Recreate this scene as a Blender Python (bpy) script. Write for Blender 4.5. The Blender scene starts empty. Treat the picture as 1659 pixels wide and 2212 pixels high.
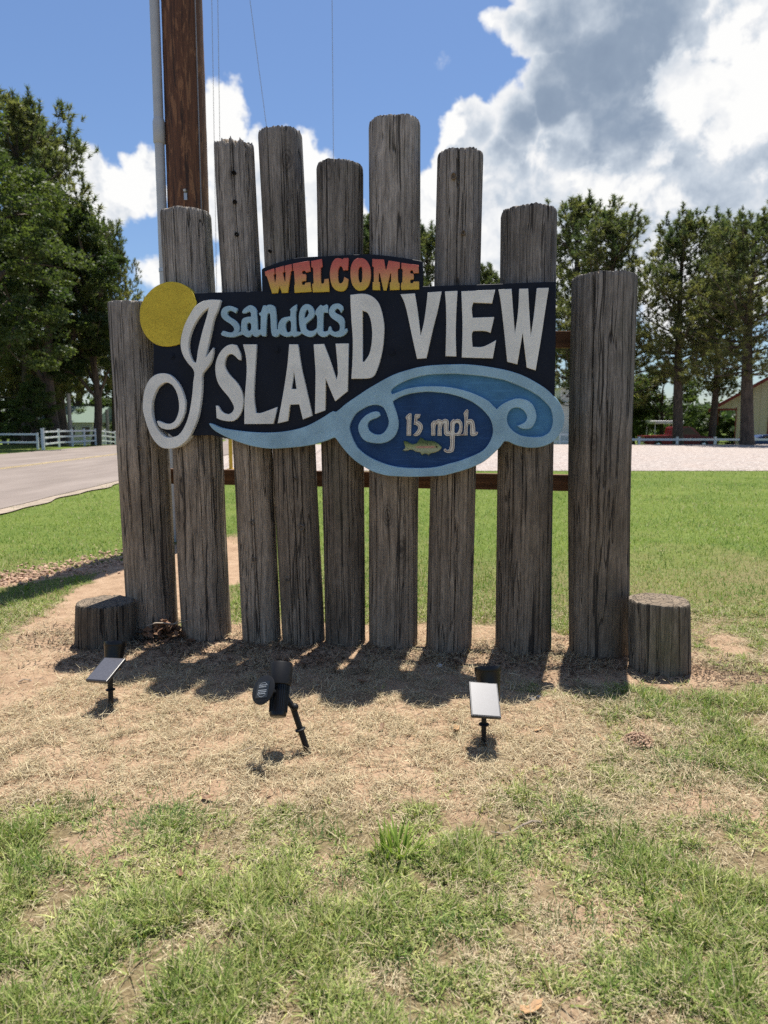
import bpy, bmesh, math, random
import numpy as np
from mathutils import Vector, Matrix, Quaternion, noise as mnoise

SC = bpy.context.scene
COL = SC.collection
R = math.radians
random.seed(7)
rng = np.random.default_rng(11)

# ------------------------------------------------------------------ camera
CAM_H = 1.4
PITCH = R(7.0)
FPX = 1534.0                      # focal length in pixels of a 1659 x 2212 picture
cam_d = bpy.data.cameras.new('camera')
cam = bpy.data.objects.new('camera', cam_d)
COL.objects.link(cam)
cam.location = (0, 0, CAM_H)
cam.rotation_euler = (R(90) - PITCH, 0, 0)
cam_d.sensor_fit = 'HORIZONTAL'
cam_d.sensor_width = 36.0
cam_d.lens = 36.0 * FPX / 1659.0
cam_d.clip_start = 0.05
cam_d.clip_end = 3000
cam_d.dof.use_dof = True
cam_d.dof.focus_distance = 3.6
cam_d.dof.aperture_fstop = 5.0
SC.camera = cam
CP, SP = math.cos(PITCH), math.sin(PITCH)


def ray(px, py):
    a = (px - 829.5) / FPX
    b = (1106.0 - py) / FPX
    return Vector((a, CP + b * SP, -SP + b * CP))


def ground_at(px, py, z=0.0):
    d = ray(px, py)
    t = (z - CAM_H) / d.z
    return Vector((d.x * t, d.y * t, z))


def at_depth(px, py, Y):
    d = ray(px, py)
    t = Y / d.y
    return Vector((d.x * t, Y, CAM_H + d.z * t))


# ------------------------------------------------------------------ light
SUN_EL, SUN_AZ = R(73.0), R(15.0)          # azimuth measured from straight ahead (+Y) towards +X
SUN_DIR = Vector((math.cos(SUN_EL) * math.sin(SUN_AZ), math.cos(SUN_EL) * math.cos(SUN_AZ), math.sin(SUN_EL)))
sun_d = bpy.data.lights.new('sun', 'SUN')
sun_d.energy = 5.0
sun_d.angle = R(0.53)
sun_d.color = (1.0, 0.95, 0.87)
sun = bpy.data.objects.new('sun', sun_d)
COL.objects.link(sun)
sun.rotation_euler = SUN_DIR.to_track_quat('Z', 'Y').to_euler()
sun.location = (0, 0, 30)

SC.render.engine = 'CYCLES'
SC.view_settings.view_transform = 'Standard'
SC.view_settings.look = 'None'
SC.view_settings.gamma = 1.0
SC.view_settings.use_curve_mapping = False
SC.view_settings.exposure = 0.66
SC.cycles.use_denoising = False
SC.cycles.max_bounces = 6
SC.cycles.transparent_max_bounces = 6
SC.cycles.caustics_reflective = False
SC.cycles.caustics_refractive = False

SKY_STRENGTH = 0.050


class NT:
    """small node-tree builder"""
    def __init__(s, tree):
        s.t = tree
        s.n = tree.nodes
        s.l = tree.links

    def new(s, typ, **kw):
        n = s.n.new(typ)
        for k, v in kw.items():
            setattr(n, k, v)
        return n

    def put(s, sock, v):
        if isinstance(v, bpy.types.NodeSocket):
            s.l.new(v, sock)
        elif v is not None:
            try:
                sock.default_value = v
            except Exception:
                sock.default_value = tuple(v) + (1.0,) if len(v) == 3 else v

    def math(s, op, a, b=None, c=None, clamp=False):
        n = s.new('ShaderNodeMath', operation=op)
        n.use_clamp = clamp
        s.put(n.inputs[0], a)
        if b is not None: s.put(n.inputs[1], b)
        if c is not None: s.put(n.inputs[2], c)
        return n.outputs[0]

    def vmath(s, op, a, b=None, out=0):
        n = s.new('ShaderNodeVectorMath', operation=op)
        s.put(n.inputs[0], a)
        if b is not None:
            s.put(n.inputs[3] if op == 'SCALE' else n.inputs[1], b)
        return n.outputs[out]

    def noise(s, vec, scale=5, detail=4, rough=0.55, dist=0.0, col=False):
        n = s.new('ShaderNodeTexNoise')
        if vec is not None: s.l.new(vec, n.inputs['Vector'])
        n.inputs['Scale'].default_value = scale
        n.inputs['Detail'].default_value = detail
        n.inputs['Roughness'].default_value = rough
        n.inputs['Distortion'].default_value = dist
        return n.outputs['Color' if col else 0]

    def mapr(s, v, a, b, c=0.0, d=1.0, smooth=False):
        n = s.new('ShaderNodeMapRange')
        if smooth: n.interpolation_type = 'SMOOTHSTEP'
        s.put(n.inputs[0], v)
        for i, q in enumerate((a, b, c, d)): s.put(n.inputs[1 + i], q)
        return n.outputs[0]

    def mix(s, f, a, b, mode='MIX'):
        n = s.new('ShaderNodeMix', data_type='RGBA')
        n.blend_type = mode
        s.put(n.inputs[0], f)
        for sock, v in ((n.inputs[6], a), (n.inputs[7], b)):
            if isinstance(v, bpy.types.NodeSocket): s.l.new(v, sock)
            else: sock.default_value = (v[0], v[1], v[2], 1)
        return n.outputs[2]

    def ramp(s, f, stops):
        n = s.new('ShaderNodeValToRGB')
        s.put(n.inputs[0], f)
        e = n.color_ramp.elements
        while len(e) < len(stops): e.new(0.5)
        for el, (p, c) in zip(e, stops):
            el.position = p
            el.color = (c[0], c[1], c[2], 1)
        return n.outputs[0]

    def scale(s, vec, xyz):
        n = s.new('ShaderNodeMapping')
        s.l.new(vec, n.inputs[0])
        n.inputs['Scale'].default_value = xyz
        return n.outputs[0]

    def coords(s, which='Object'):
        return s.new('ShaderNodeTexCoord').outputs[which]


# ------------------------------------------------------------------ sky with clouds
W = bpy.data.worlds.new('World')
SC.world = W
W.use_nodes = True
wt = NT(W.node_tree)
wt.n.clear()
sky = wt.new('ShaderNodeTexSky', sky_type='NISHITA')
sky.sun_disc = False
sky.sun_elevation = SUN_EL
sky.sun_rotation = SUN_AZ
sky.air_density = 1.15
sky.dust_density = 0.6
sky.ozone_density = 1.7
gen = wt.coords('Generated')
dirv = wt.vmath('NORMALIZE', gen)
warp = wt.noise(dirv, 9, 5, 0.55, col=True)
wv = wt.vmath('SCALE', wt.vmath('SUBTRACT', warp, (0.5, 0.5, 0.5)), 0.10)
dw = wt.vmath('ADD', dirv, wv)


def blob_sum(items, vec):
    out = None
    for (px, py, r, a) in items:
        d = ray(px, py).normalized()
        dist = wt.vmath('DISTANCE', vec, tuple(d), out=1)
        m = wt.mapr(dist, r / FPX, 0.0, 0.0, a, smooth=True)
        out = m if out is None else wt.math('MAXIMUM', out, m)
    return out


cloud_blobs = [
    (170, 400, 120, .95), (245, 440, 110, .95), (300, 375, 75, .8), (320, 430, 80, .8), (230, 520, 70, .7), (330, 610, 90, .8), (120, 350, 80, .8),
    (480, 250, 95, 1.), (470, 330, 110, 1.), (545, 350, 110, 1.), (625, 340, 100, 1.), (680, 390, 105, 1.), (500, 450, 150, 1.), (620, 490, 150, 1.), (750, 470, 110, .9), (480, 600, 100, .8),
    (880, 500, 160, 1.), (960, 420, 120, 1.), (985, 330, 90, .9), (1080, 420, 190, 1.45), (1250, 440, 230, 1.45), (1010, 580, 160, 1.), (1420, 420, 230, 1.45), (1600, 400, 260, 1.45),
    (1340, 200, 260, 1.45), (1235, 205, 150, 1.4), (1120, 275, 120, 1.1), (1010, 290, 100, 1.), (1065, 62, 85, .75), (1120, 50, 90, .9), (1210, 60, 130, 1.25), (1450, 40, 240, 1.45), (1620, 130, 260, 1.45), (950, 165, 80, .40), (990, 172, 70, .36), (1300, -120, 260, 1.45), (1650, -150, 300, 1.45), (1800, 300, 350, 1.45),
    (1250, 600, 220, .8), (1500, 620, 250, .75), (700, 640, 160, .7), (2100, 200, 400, 1.), (100, 760, 200, .6), (-300, 500, 260, .8), (-500, 200, 220, .7),
]
dark_blobs = [
    (1270, 130, 290, 1.), (1300, 255, 225, 1.), (1085, 285, 165, .9), (1190, 235, 230, 1.), (1250, 10, 230, .8), (1540, 470, 300, .50), (1720, 360, 220, .5),
    (1250, 540, 260, .36), (1480, 250, 200, .45), (1060, 430, 130, .36), (2050, 200, 400, .7), (560, 420, 110, .36), (640, 470, 120, .36), (190, 440, 90, .33), (900, 520, 110, .34),
]
bright_blobs = [
    (1510, 190, 150, 1.), (1620, 230, 170, 1.), (1290, 420, 110, .7), (1370, 450, 90, .7), (1030, 60, 80, .8), (1430, 330, 80, .7), (960, 250, 80, .9), (1000, 380, 120, .8),
    (1580, 110, 110, .8), (1150, 360, 90, .6), (1420, 500, 110, .7), (500, 230, 100, 1.), (640, 320, 110, 1.), (270, 390, 110, .9),
]
cb = blob_sum(cloud_blobs, dw)
n1 = wt.noise(dirv, 7.0, 9, 0.56, 0.15)
n2 = wt.noise(dirv, 22.0, 8, 0.58, 0.2)
wide = wt.noise(wt.vmath('ADD', dirv, (3.1, 1.7, 0.4)), 2.1, 3, 0.5)
sep = wt.new('ShaderNodeSeparateXYZ')
wt.l.new(dirv, sep.inputs[0])
front = wt.mapr(sep.outputs[1], 0.72, 0.2, 0.0, 1.0, smooth=True)     # the picture's own clouds stand ahead; scattered ones elsewhere
elsewhere = wt.math('MULTIPLY', wt.mapr(wide, 0.54, 0.70, 0.0, 0.95, smooth=True), front)
base = wt.math('MAXIMUM', cb, elsewhere)
dens = wt.math('ADD', base, wt.math('ADD', wt.math('MULTIPLY', wt.math('SUBTRACT', n1, 0.5), 0.95), wt.math('MULTIPLY', wt.math('SUBTRACT', n2, 0.5), 0.5)))
alpha = wt.mapr(dens, 0.36, 0.58, 0.0, 1.0, smooth=True)
thick = wt.mapr(dens, 0.45, 1.25, 0.0, 1.0, smooth=True)
bb = blob_sum(bright_blobs, dw)
nup = wt.noise(wt.vmath('ADD', dirv, (-0.006, -0.01, -0.022)), 22.0, 8, 0.58, 0.2)
relief = wt.math('MULTIPLY', wt.math('SUBTRACT', n2, nup), 3.2)
warp2 = wt.noise(wt.vmath('ADD', dirv, (5.3, 0.7, 2.2)), 4.5, 6, 0.58, col=True)
dw2 = wt.vmath('ADD', dirv, wt.vmath('SCALE', wt.vmath('SUBTRACT', warp2, (0.5, 0.5, 0.5)), 0.30))
db = blob_sum(dark_blobs, dw2)
db = wt.math('ADD', db, wt.math('MULTIPLY', wt.math('SUBTRACT', n1, 0.5), 0.7))
shade = wt.math('ADD', wt.math('MULTIPLY', wt.mapr(db, 0.12, 0.85, 0.0, 0.9), wt.mapr(wt.math('ADD', base, wt.math('MULTIPLY', wt.math('SUBTRACT', n1, 0.5), 1.6)), 0.45, 1.0, 0.1, 0.72, smooth=True)), wt.math('MULTIPLY', thick, 0.14))
lum = wt.math('SUBTRACT', wt.math('ADD', 1.0, wt.math('MULTIPLY', wt.math('MULTIPLY', relief, wt.mapr(db, 0.0, 0.8, 0.45, 0.12)), 1.0)), shade, clamp=False)
lum = wt.math('ADD', lum, wt.math('MULTIPLY', wt.mapr(wt.math('ADD', bb, wt.math('MULTIPLY', wt.math('SUBTRACT', n2, 0.5), 1.4)), 0.35, 0.75, 0.0, 0.42, smooth=True), 1.0))
lum = wt.math('MINIMUM', lum, 1.12)
ccol = wt.ramp(wt.mapr(lum, -0.1, 1.1), [(0.0, (.20, .27, .39)), (0.28, (.30, .38, .50)), (0.6, (.62, .69, .78)), (0.82, (.90, .92, .95)), (1.0, (1.05, 1.05, 1.04))])
cl = wt.vmath('SCALE', ccol, 12.0)
skyc = wt.mix(1.0, sky.outputs[0], (1.13, 1.30, 1.57), 'MULTIPLY')
skymix = wt.mix(alpha, skyc, cl)
bg = wt.new('ShaderNodeBackground')
wt.l.new(skymix, bg.inputs[0])
bg.inputs[1].default_value = SKY_STRENGTH
wo = wt.new('ShaderNodeOutputWorld')
wt.l.new(bg.outputs[0], wo.inputs[0])
W.cycles.sampling_method = 'MANUAL'
W.cycles.sample_map_resolution = 512


# ------------------------------------------------------------------ object helpers
def tag(o, label=None, cat=None, group=None, kind=None):
    if label: o['label'] = label
    if cat: o['category'] = cat
    if group: o['group'] = group
    if kind: o['kind'] = kind
    return o


def empty(name, loc=(0, 0, 0), rz=0.0, label=None, cat=None, group=None):
    o = bpy.data.objects.new(name, None)
    COL.objects.link(o)
    o.location = loc
    o.rotation_euler = (0, 0, rz)
    o.empty_display_size = 0.1
    return tag(o, label, cat, group)


def link(name, me, m=None, parent=None):
    o = bpy.data.objects.new(name, me)
    COL.objects.link(o)
    if m is not None:
        for q in (m if isinstance(m, (list, tuple)) else [m]):
            me.materials.append(q)
    if parent is not None: o.parent = parent
    return o


def from_bm(name, bm, m=None, parent=None, smooth=None):
    me = bpy.data.meshes.new(name)
    bmesh.ops.recalc_face_normals(bm, faces=bm.faces[:])
    bm.to_mesh(me)
    bm.free()
    o = link(name, me, m, parent)
    if smooth is not None: shade(me, smooth)
    return o


def shade(me, ang=35):
    me.polygons.foreach_set('use_smooth', [True] * len(me.polygons))
    try:
        me.set_sharp_from_angle(angle=R(ang))
    except Exception:
        pass


def np_mesh(name, V, T, m=None, parent=None, cols=None, smooth=False):
    """triangle (n,3) or quad (n,4) mesh from arrays"""
    me = bpy.data.meshes.new(name)
    V = np.ascontiguousarray(V, dtype=np.float32)
    T = np.ascontiguousarray(T, dtype=np.int32)
    k = T.shape[1]
    me.vertices.add(len(V))
    me.vertices.foreach_set('co', V.ravel())
    me.loops.add(T.size)
    me.loops.foreach_set('vertex_index', T.ravel())
    me.polygons.add(len(T))
    me.polygons.foreach_set('loop_start', np.arange(0, T.size, k, dtype=np.int32))
    if smooth: me.polygons.foreach_set('use_smooth', np.ones(len(T), dtype=bool))
    if cols is not None:
        a = me.attributes.new('col', 'FLOAT_COLOR', 'POINT')
        c = np.ones((len(V), 4), dtype=np.float32)
        c[:, :3] = cols
        a.data.foreach_set('color', c.ravel())
    me.update(calc_edges=True)
    me.validate()
    return link(name, me, m, parent)


def box_bm(bm, lo, hi, bevel=0.0, M=None):
    x0, y0, z0 = lo
    x1, y1, z1 = hi
    vs = [bm.verts.new(p) for p in ((x0, y0, z0), (x1, y0, z0), (x1, y1, z0), (x0, y1, z0), (x0, y0, z1), (x1, y0, z1), (x1, y1, z1), (x0, y1, z1))]
    fs = [bm.faces.new([vs[i] for i in q]) for q in ((3, 2, 1, 0), (4, 5, 6, 7), (0, 1, 5, 4), (1, 2, 6, 5), (2, 3, 7, 6), (3, 0, 4, 7))]
    if bevel > 0:
        es = list({e for f in fs for e in f.edges})
        r = bmesh.ops.bevel(bm, geom=es, offset=bevel, segments=2, affect='EDGES', profile=0.5)
        vs = list({v for f in r['faces'] for v in f.verts} | {v for v in vs if v.is_valid})
    if M is not None: bmesh.ops.transform(bm, matrix=M, verts=vs)
    return vs


def box(name, lo, hi, m, parent=None, bevel=0.0, M=None):
    bm = bmesh.new()
    box_bm(bm, lo, hi, bevel, M)
    return from_bm(name, bm, m, parent)


def frame_of(d):
    d = Vector(d).normalized()
    a = Vector((0, 0, 1)) if abs(d.z) < 0.95 else Vector((1, 0, 0))
    u = d.cross(a).normalized()
    return u, d.cross(u).normalized()


def tube_bm(bm, pts, rad, n=10, cap=True):
    pts = [Vector(p) for p in pts]
    if not hasattr(rad, '__len__'): rad = [rad] * len(pts)
    rings = []
    u = None
    for i, p in enumerate(pts):
        d = (pts[min(i + 1, len(pts) - 1)] - pts[max(i - 1, 0)])
        d = d.normalized() if d.length > 0 else Vector((0, 0, 1))
        if u is None: u, v = frame_of(d)
        else:
            u = (u - d * u.dot(d)).normalized()
            v = d.cross(u)
        rings.append([bm.verts.new(p + (u * math.cos(2 * math.pi * k / n) + v * math.sin(2 * math.pi * k / n)) * rad[i]) for k in range(n)])
    for a, b in zip(rings, rings[1:]):
        for k in range(n):
            bm.faces.new((a[k], a[(k + 1) % n], b[(k + 1) % n], b[k]))
    if cap:
        bm.faces.new(rings[0][::-1])
        bm.faces.new(rings[-1])
    return rings


def tube(name, pts, rad, m, parent=None, n=10, cap=True):
    bm = bmesh.new()
    tube_bm(bm, pts, rad, n, cap)
    return from_bm(name, bm, m, parent, smooth=40)


def lathe(name, prof, m, parent=None, n=28, M=None, ang=35):
    """prof: (radius, z) from bottom to top, turned about z"""
    bm = bmesh.new()
    rings = []
    for r, z in prof:
        if r < 1e-6: rings.append([bm.verts.new((0, 0, z))])
        else: rings.append([bm.verts.new((r * math.cos(2 * math.pi * k / n), r * math.sin(2 * math.pi * k / n), z)) for k in range(n)])
    for a, b in zip(rings, rings[1:]):
        for k in range(n):
            q = (k + 1) % n
            if len(a) == 1 and len(b) == 1: continue
            if len(a) == 1: bm.faces.new((a[0], b[q], b[k]))
            elif len(b) == 1: bm.faces.new((a[k], a[q], b[0]))
            else: bm.faces.new((a[k], a[q], b[q], b[k]))
    if M is not None: bmesh.ops.transform(bm, matrix=M, verts=bm.verts[:])
    return from_bm(name, bm, m, parent, smooth=ang)


def smooth_loop(pts, sub=4, corner=46):
    """closed Catmull-Rom through pts, keeping sharp corners"""
    P = [Vector((p[0], p[1])) for p in pts]
    n = len(P)
    sharp = []
    for i in range(n):
        a, b = P[i] - P[i - 1], P[(i + 1) % n] - P[i]
        sharp.append(a.length < 1e-9 or b.length < 1e-9 or a.angle(b, 0) > R(corner))
    out = []
    for i in range(n):
        p0, p1, p2, p3 = P[i - 1], P[i], P[(i + 1) % n], P[(i + 2) % n]
        if sharp[i] and sharp[(i + 1) % n]:
            out.append(p1)
            continue
        L = (p2 - p1).length
        t1 = (p2 - p0).normalized() * L if not sharp[i] else (p2 - p1)
        t2 = (p3 - p1).normalized() * L if not sharp[(i + 1) % n] else (p2 - p1)
        for k in range(sub):
            t = k / sub
            out.append((2 * t ** 3 - 3 * t ** 2 + 1) * p1 + (t ** 3 - 2 * t ** 2 + t) * t1 + (-2 * t ** 3 + 3 * t ** 2) * p2 + (t ** 3 - t ** 2) * t2)
    return out


def plate(name, loops, y_front, thick, m, parent, bevel=0.003):
    """extruded plate: loops of (x, z) with holes; front face at local y = y_front, towards -y"""
    cu = bpy.data.curves.new(name, 'CURVE')
    cu.dimensions = '2D'
    cu.fill_mode = 'BOTH'
    cu.extrude = thick / 2 - bevel
    cu.bevel_depth = bevel
    cu.bevel_resolution = 1
    cu.offset = -bevel
    for lp in loops:
        s = cu.splines.new('POLY')
        s.points.add(len(lp) - 1)
        for q, p in zip(s.points, lp): q.co = (p[0], p[1], 0, 1)
        s.use_cyclic_u = True
    tmp = bpy.data.objects.new('tmp', cu)
    me = bpy.data.meshes.new_from_object(tmp)
    bpy.data.objects.remove(tmp)
    bpy.data.curves.remove(cu)
    n = len(me.vertices)
    co = np.empty(n * 3, dtype=np.float32)
    me.vertices.foreach_get('co', co)
    co = co.reshape(-1, 3)
    me.vertices.foreach_set('co', np.stack([co[:, 0], y_front + thick / 2 - co[:, 2], co[:, 1]], 1).ravel())
    me.materials.clear()
    me.update()
    me.name = name
    return link(name, me, m, parent)


# ------------------------------------------------------------------ materials
MATS = {}


def new_mat(name):
    m = bpy.data.materials.new(name)
    m.use_nodes = True
    t = NT(m.node_tree)
    b = t.n['Principled BSDF']
    MATS[name] = m
    return m, t, b


def set_p(b, t, **kw):
    for k, v in kw.items():
        s = b.inputs[k.replace('_', ' ')]
        if isinstance(v, bpy.types.NodeSocket): t.l.new(v, s)
        elif hasattr(v, '__len__') and len(v) == 3: s.default_value = (v[0], v[1], v[2], 1)
        else: s.default_value = v


def bump(t, b, h, strength=0.4, dist=0.01):
    n = t.new('ShaderNodeBump')
    n.inputs['Strength'].default_value = strength
    n.inputs['Distance'].default_value = dist
    t.l.new(h, n.inputs['Height'])
    t.l.new(n.outputs[0], b.inputs['Normal'])


def plain(name, col, rough=0.5, metal=0.0, var=0.12, scale=8.0, spec=0.5, bmp=0.0):
    m, t, b = new_mat(name)
    c = t.coords()
    nz = t.noise(c, scale, 5, 0.6)
    v = t.mapr(nz, 0.3, 0.7, 1 - var, 1 + var)
    base = t.vmath('SCALE', tuple(col), v)
    set_p(b, t, Base_Color=base, Roughness=rough, Metallic=metal)
    b.inputs['Specular IOR Level'].default_value = spec
    if bmp: bump(t, b, t.noise(c, scale * 12, 3, 0.6), bmp, 0.002)
    return m


def wood_post_mat(name, light, dark, moss=0.0, rough=0.9, brown_below=None):
    m, t, b = new_mat(name)
    c = t.coords()
    rnd = t.new('ShaderNodeObjectInfo').outputs['Random']
    off = t.new('ShaderNodeCombineXYZ')
    for i in range(3): t.put(off.inputs[i], t.math('MULTIPLY', rnd, (37.0, 19.0, 53.0)[i]))
    p = t.vmath('ADD', c, off.outputs[0])
    wob = t.vmath('SCALE', t.vmath('SUBTRACT', t.noise(t.scale(p, (1, 1, 0.6)), 2.5, 3, 0.5, col=True), (.5, .5, .5)), 0.055)
    p = t.vmath('ADD', p, wob)
    grain = t.noise(t.scale(p, (42, 42, 1.0)), 1.0, 8, 0.70)
    fine = t.noise(t.scale(p, (150, 150, 5.0)), 1.0, 3, 0.7)
    patch = t.noise(t.scale(p, (5, 5, 1.8)), 1.0, 6, 0.65)
    crack = t.mapr(t.noise(t.scale(p, (34, 34, 0.42)), 1.0, 2, 0.5), 0.325, 0.365, 0.0, 1.0, smooth=True)
    crack2 = t.mapr(t.math('ABSOLUTE', t.math('SUBTRACT', t.noise(t.scale(p, (15, 15, 0.30)), 1.0, 2, 0.5, 0.2), 0.5)), 0.002, 0.011, 0.0, 1.0, smooth=True)
    flake = t.noise(t.scale(p, (60, 60, 12)), 1.0, 5, 0.75)
    f = t.math('ADD', t.math('MULTIPLY', grain, 0.75), t.math('MULTIPLY', fine, 0.5))
    f = t.math('ADD', f, t.math('MULTIPLY', t.math('SUBTRACT', flake, 0.5), 0.55))
    col = t.ramp(t.mapr(f, 0.36, 0.88), [(0.0, dark), (0.42, tuple(0.45 * a + 0.55 * e for a, e in zip(light, dark))), (0.8, light), (1.0, tuple(min(1, 1.3 * a) for a in light))])
    col = t.mix(t.mapr(patch, 0.46, 0.70, 0, 0.7), col, tuple(0.24 * a for a in light))
    tone = t.mapr(t.math('FRACT', t.math('MULTIPLY', rnd, 7.3)), 0, 1, 0.66, 1.22)
    if brown_below is not None:
        sz = t.new('ShaderNodeSeparateXYZ')
        t.l.new(c, sz.inputs[0])
        zz = t.math('ADD', sz.outputs[2], t.mapr(patch, 0, 1, -0.4, 0.4))
        col = t.mix(t.mapr(zz, brown_below - 0.25, brown_below + 0.25, 1.0, 0.0), col, t.mix(1.0, col, (1.06, 0.92, 0.76), 'MULTIPLY'))
    col = t.vmath('SCALE', col, tone)
    # knots: stretched cells with rings
    vo = t.new('ShaderNodeTexVoronoi')
    t.l.new(t.scale(p, (3.2, 3.2, 1.5)), vo.inputs['Vector'])
    vo.inputs['Scale'].default_value = 1.0
    kd = vo.outputs['Distance']
    knot = t.mapr(kd, 0.05, 0.17, 1.0, 0.0, smooth=True)
    rings = t.math('SINE', t.math('MULTIPLY', kd, 150.0))
    col = t.mix(t.math('MULTIPLY', knot, t.mapr(rings, -1, 1, 0.2, 0.75)), col, (0.045, 0.038, 0.032))
    col = t.mix(t.math('MULTIPLY', t.math('SUBTRACT', 1.0, crack), 0.8), col, (0.022, 0.019, 0.017))
    col = t.mix(t.math('MULTIPLY', t.math('SUBTRACT', 1.0, crack2), 0.8), col, (0.020, 0.018, 0.016))
    if moss > 0:
        mz = t.mapr(t.noise(t.scale(p, (3, 3, 1.2)), 1.0, 5, 0.65), 0.57, 0.77, 0, moss)
        col = t.mix(mz, col, (0.075, 0.085, 0.035))
    set_p(b, t, Base_Color=col, Roughness=rough)
    b.inputs['Specular IOR Level'].default_value = 0.25
    h = t.math('ADD', t.math('MULTIPLY', f, 0.8), t.math('ADD', t.math('MULTIPLY', crack, 0.7), t.math('MULTIPLY', crack2, 0.7)))
    bump(t, b, h, 0.85, 0.014)
    return m


POST = wood_post_mat('weathered_post_wood', (0.41, 0.378, 0.340), (0.092, 0.083, 0.074), moss=0.3, brown_below=1.25)
STUMP = wood_post_mat('stump_wood', (0.33, 0.27, 0.20), (0.07, 0.055, 0.04), moss=0.5)


def end_grain_mat():
    m, t, b = new_mat('end_grain')
    c = t.coords()
    s = t.new('ShaderNodeSeparateXYZ')
    t.l.new(c, s.inputs[0])
    rr = t.math('SQRT', t.math('ADD', t.math('MULTIPLY', s.outputs[0], s.outputs[0]), t.math('MULTIPLY', s.outputs[1], s.outputs[1])))
    nz = t.noise(c, 14, 4, 0.6)
    rg = t.math('SINE', t.math('ADD', t.math('MULTIPLY', rr, 420), t.math('MULTIPLY', nz, 9)))
    cr = t.new('ShaderNodeTexVoronoi', feature='DISTANCE_TO_EDGE')
    t.l.new(c, cr.inputs['Vector'])
    cr.inputs['Scale'].default_value = 26
    edge = t.mapr(cr.outputs['Distance'], 0.0, 0.09, 0.25, 1.0)
    v = t.math('MULTIPLY', t.math('ADD', t.mapr(rg, -1, 1, 0.55, 1.0), t.mapr(nz, 0.3, 0.7, -0.2, 0.25)), edge)
    set_p(b, t, Base_Color=t.vmath('SCALE', (0.23, 0.175, 0.12), v), Roughness=0.95)
    bump(t, b, v, 0.8, 0.006)
    return m


END = end_grain_mat()


def rail_mat():
    m, t, b = new_mat('rail_timber')
    c = t.coords()
    g = t.noise(t.scale(c, (1.2, 30, 45)), 1.0, 5, 0.6)
    col = t.ramp(t.mapr(g, 0.3, 0.7), [(0, (.05, .025, .013)), (1, (.21, .105, .055))])
    set_p(b, t, Base_Color=col, Roughness=0.85)
    bump(t, b, g, 0.5, 0.004)
    return m


RAIL = rail_mat()


def painted(name, col, crackle=0.0, crack_col=(0.2, 0.2, 0.18), wear=0.15, rough=0.6, scale=90, brush=False):
    """hand-painted board: worn, crackled, brushed"""
    m, t, b = new_mat(name)
    c = t.coords()
    big = t.noise(c, 5, 5, 0.6)
    fine = t.noise(t.scale(c, (1, 1, 2.2)), 60, 3, 0.6)
    v = t.mapr(big, 0.3, 0.7, 1 - wear, 1 + wear * 0.6)
    base = t.vmath('SCALE', tuple(col), v)
    h = fine
    if crackle > 0:
        cz = t.noise(t.scale(c, (1, 1, 1.25)), scale, 3, 0.55, 1.2)
        band = t.math('ABSOLUTE', t.math('SUBTRACT', cz, 0.5))
        ck = t.mapr(band, 0.0, 0.035, 1.0, 0.0, smooth=True)
        mask = t.mapr(t.noise(c, 3.2, 3, 0.5), 0.34, 0.58, 0.15, 1.0)
        base = t.mix(t.math('MULTIPLY', t.math('MULTIPLY', ck, mask), crackle), base, crack_col)
        h = t.math('SUBTRACT', fine, ck)
    if brush:
        st = t.noise(t.scale(c, (5, 5, 60)), 1.0, 5, 0.65, 0.6)
        base = t.mix(t.mapr(st, 0.55, 0.78, 0.0, 0.55), base, tuple(min(1, q * 2.0 + 0.02) for q in col))
    set_p(b, t, Base_Color=base, Roughness=rough)
    b.inputs['Specular IOR Level'].default_value = 0.2
    bump(t, b, h, 0.2, 0.002)
    return m


NAVY = painted('navy_paint', (0.0075, 0.0115, 0.022), wear=0.35, rough=0.55)
WHITE = painted('white_crackled_paint', (0.80, 0.815, 0.775), crackle=0.26, crack_col=(0.40, 0.40, 0.35), scale=60)
YELLOW = painted('yellow_crackled_paint', (0.66, 0.52, 0.055), crackle=0.75, crack_col=(0.26, 0.18, 0.02), scale=60)
PALEBLUE = painted('pale_blue_paint', (0.37, 0.56, 0.68), crackle=0.40, crack_col=(0.22, 0.36, 0.42), scale=60, wear=0.2)
WAVEBLUE = painted('wave_light_blue_paint', (0.31, 0.50, 0.63), crackle=0.45, crack_col=(0.24, 0.35, 0.34), scale=48, wear=0.25)
MIDBLUE = painted('mid_blue_paint', (0.065, 0.20, 0.37), wear=0.3, brush=True)
DEEPBLUE = painted('deep_blue_paint', (0.017, 0.06, 0.165), wear=0.35, brush=True)
CREAMP = painted('cream_paint', (0.74, 0.70, 0.60), crackle=0.35, crack_col=(0.4, 0.38, 0.3), scale=120)


def sunset_mat():
    m, t, b = new_mat('sunset_letter_paint')
    c = t.coords()
    s = t.new('ShaderNodeSeparateXYZ')
    t.l.new(c, s.inputs[0])
    nz = t.noise(c, 30, 4, 0.6)
    v = t.math('ADD', s.outputs[2], t.mapr(nz, 0, 1, -0.02, 0.02))
    col = t.ramp(t.mapr(v, SUNSET_Z[0], SUNSET_Z[1]), [(0.0, (.64, .48, .05)), (0.16, (.63, .42, .08)), (0.45, (.62, .28, .13)), (0.72, (.58, .145, .105)), (1.0, (.52, .10, .085))])
    set_p(b, t, Base_Color=t.mix(t.mapr(t.noise(c, 110, 3, 0.6), 0.5, 0.75, 0, 0.4), col, (0.35, 0.2, 0.08)), Roughness=0.6)
    bump(t, b, t.noise(c, 80, 3, 0.6), 0.3, 0.003)
    return m


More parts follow.
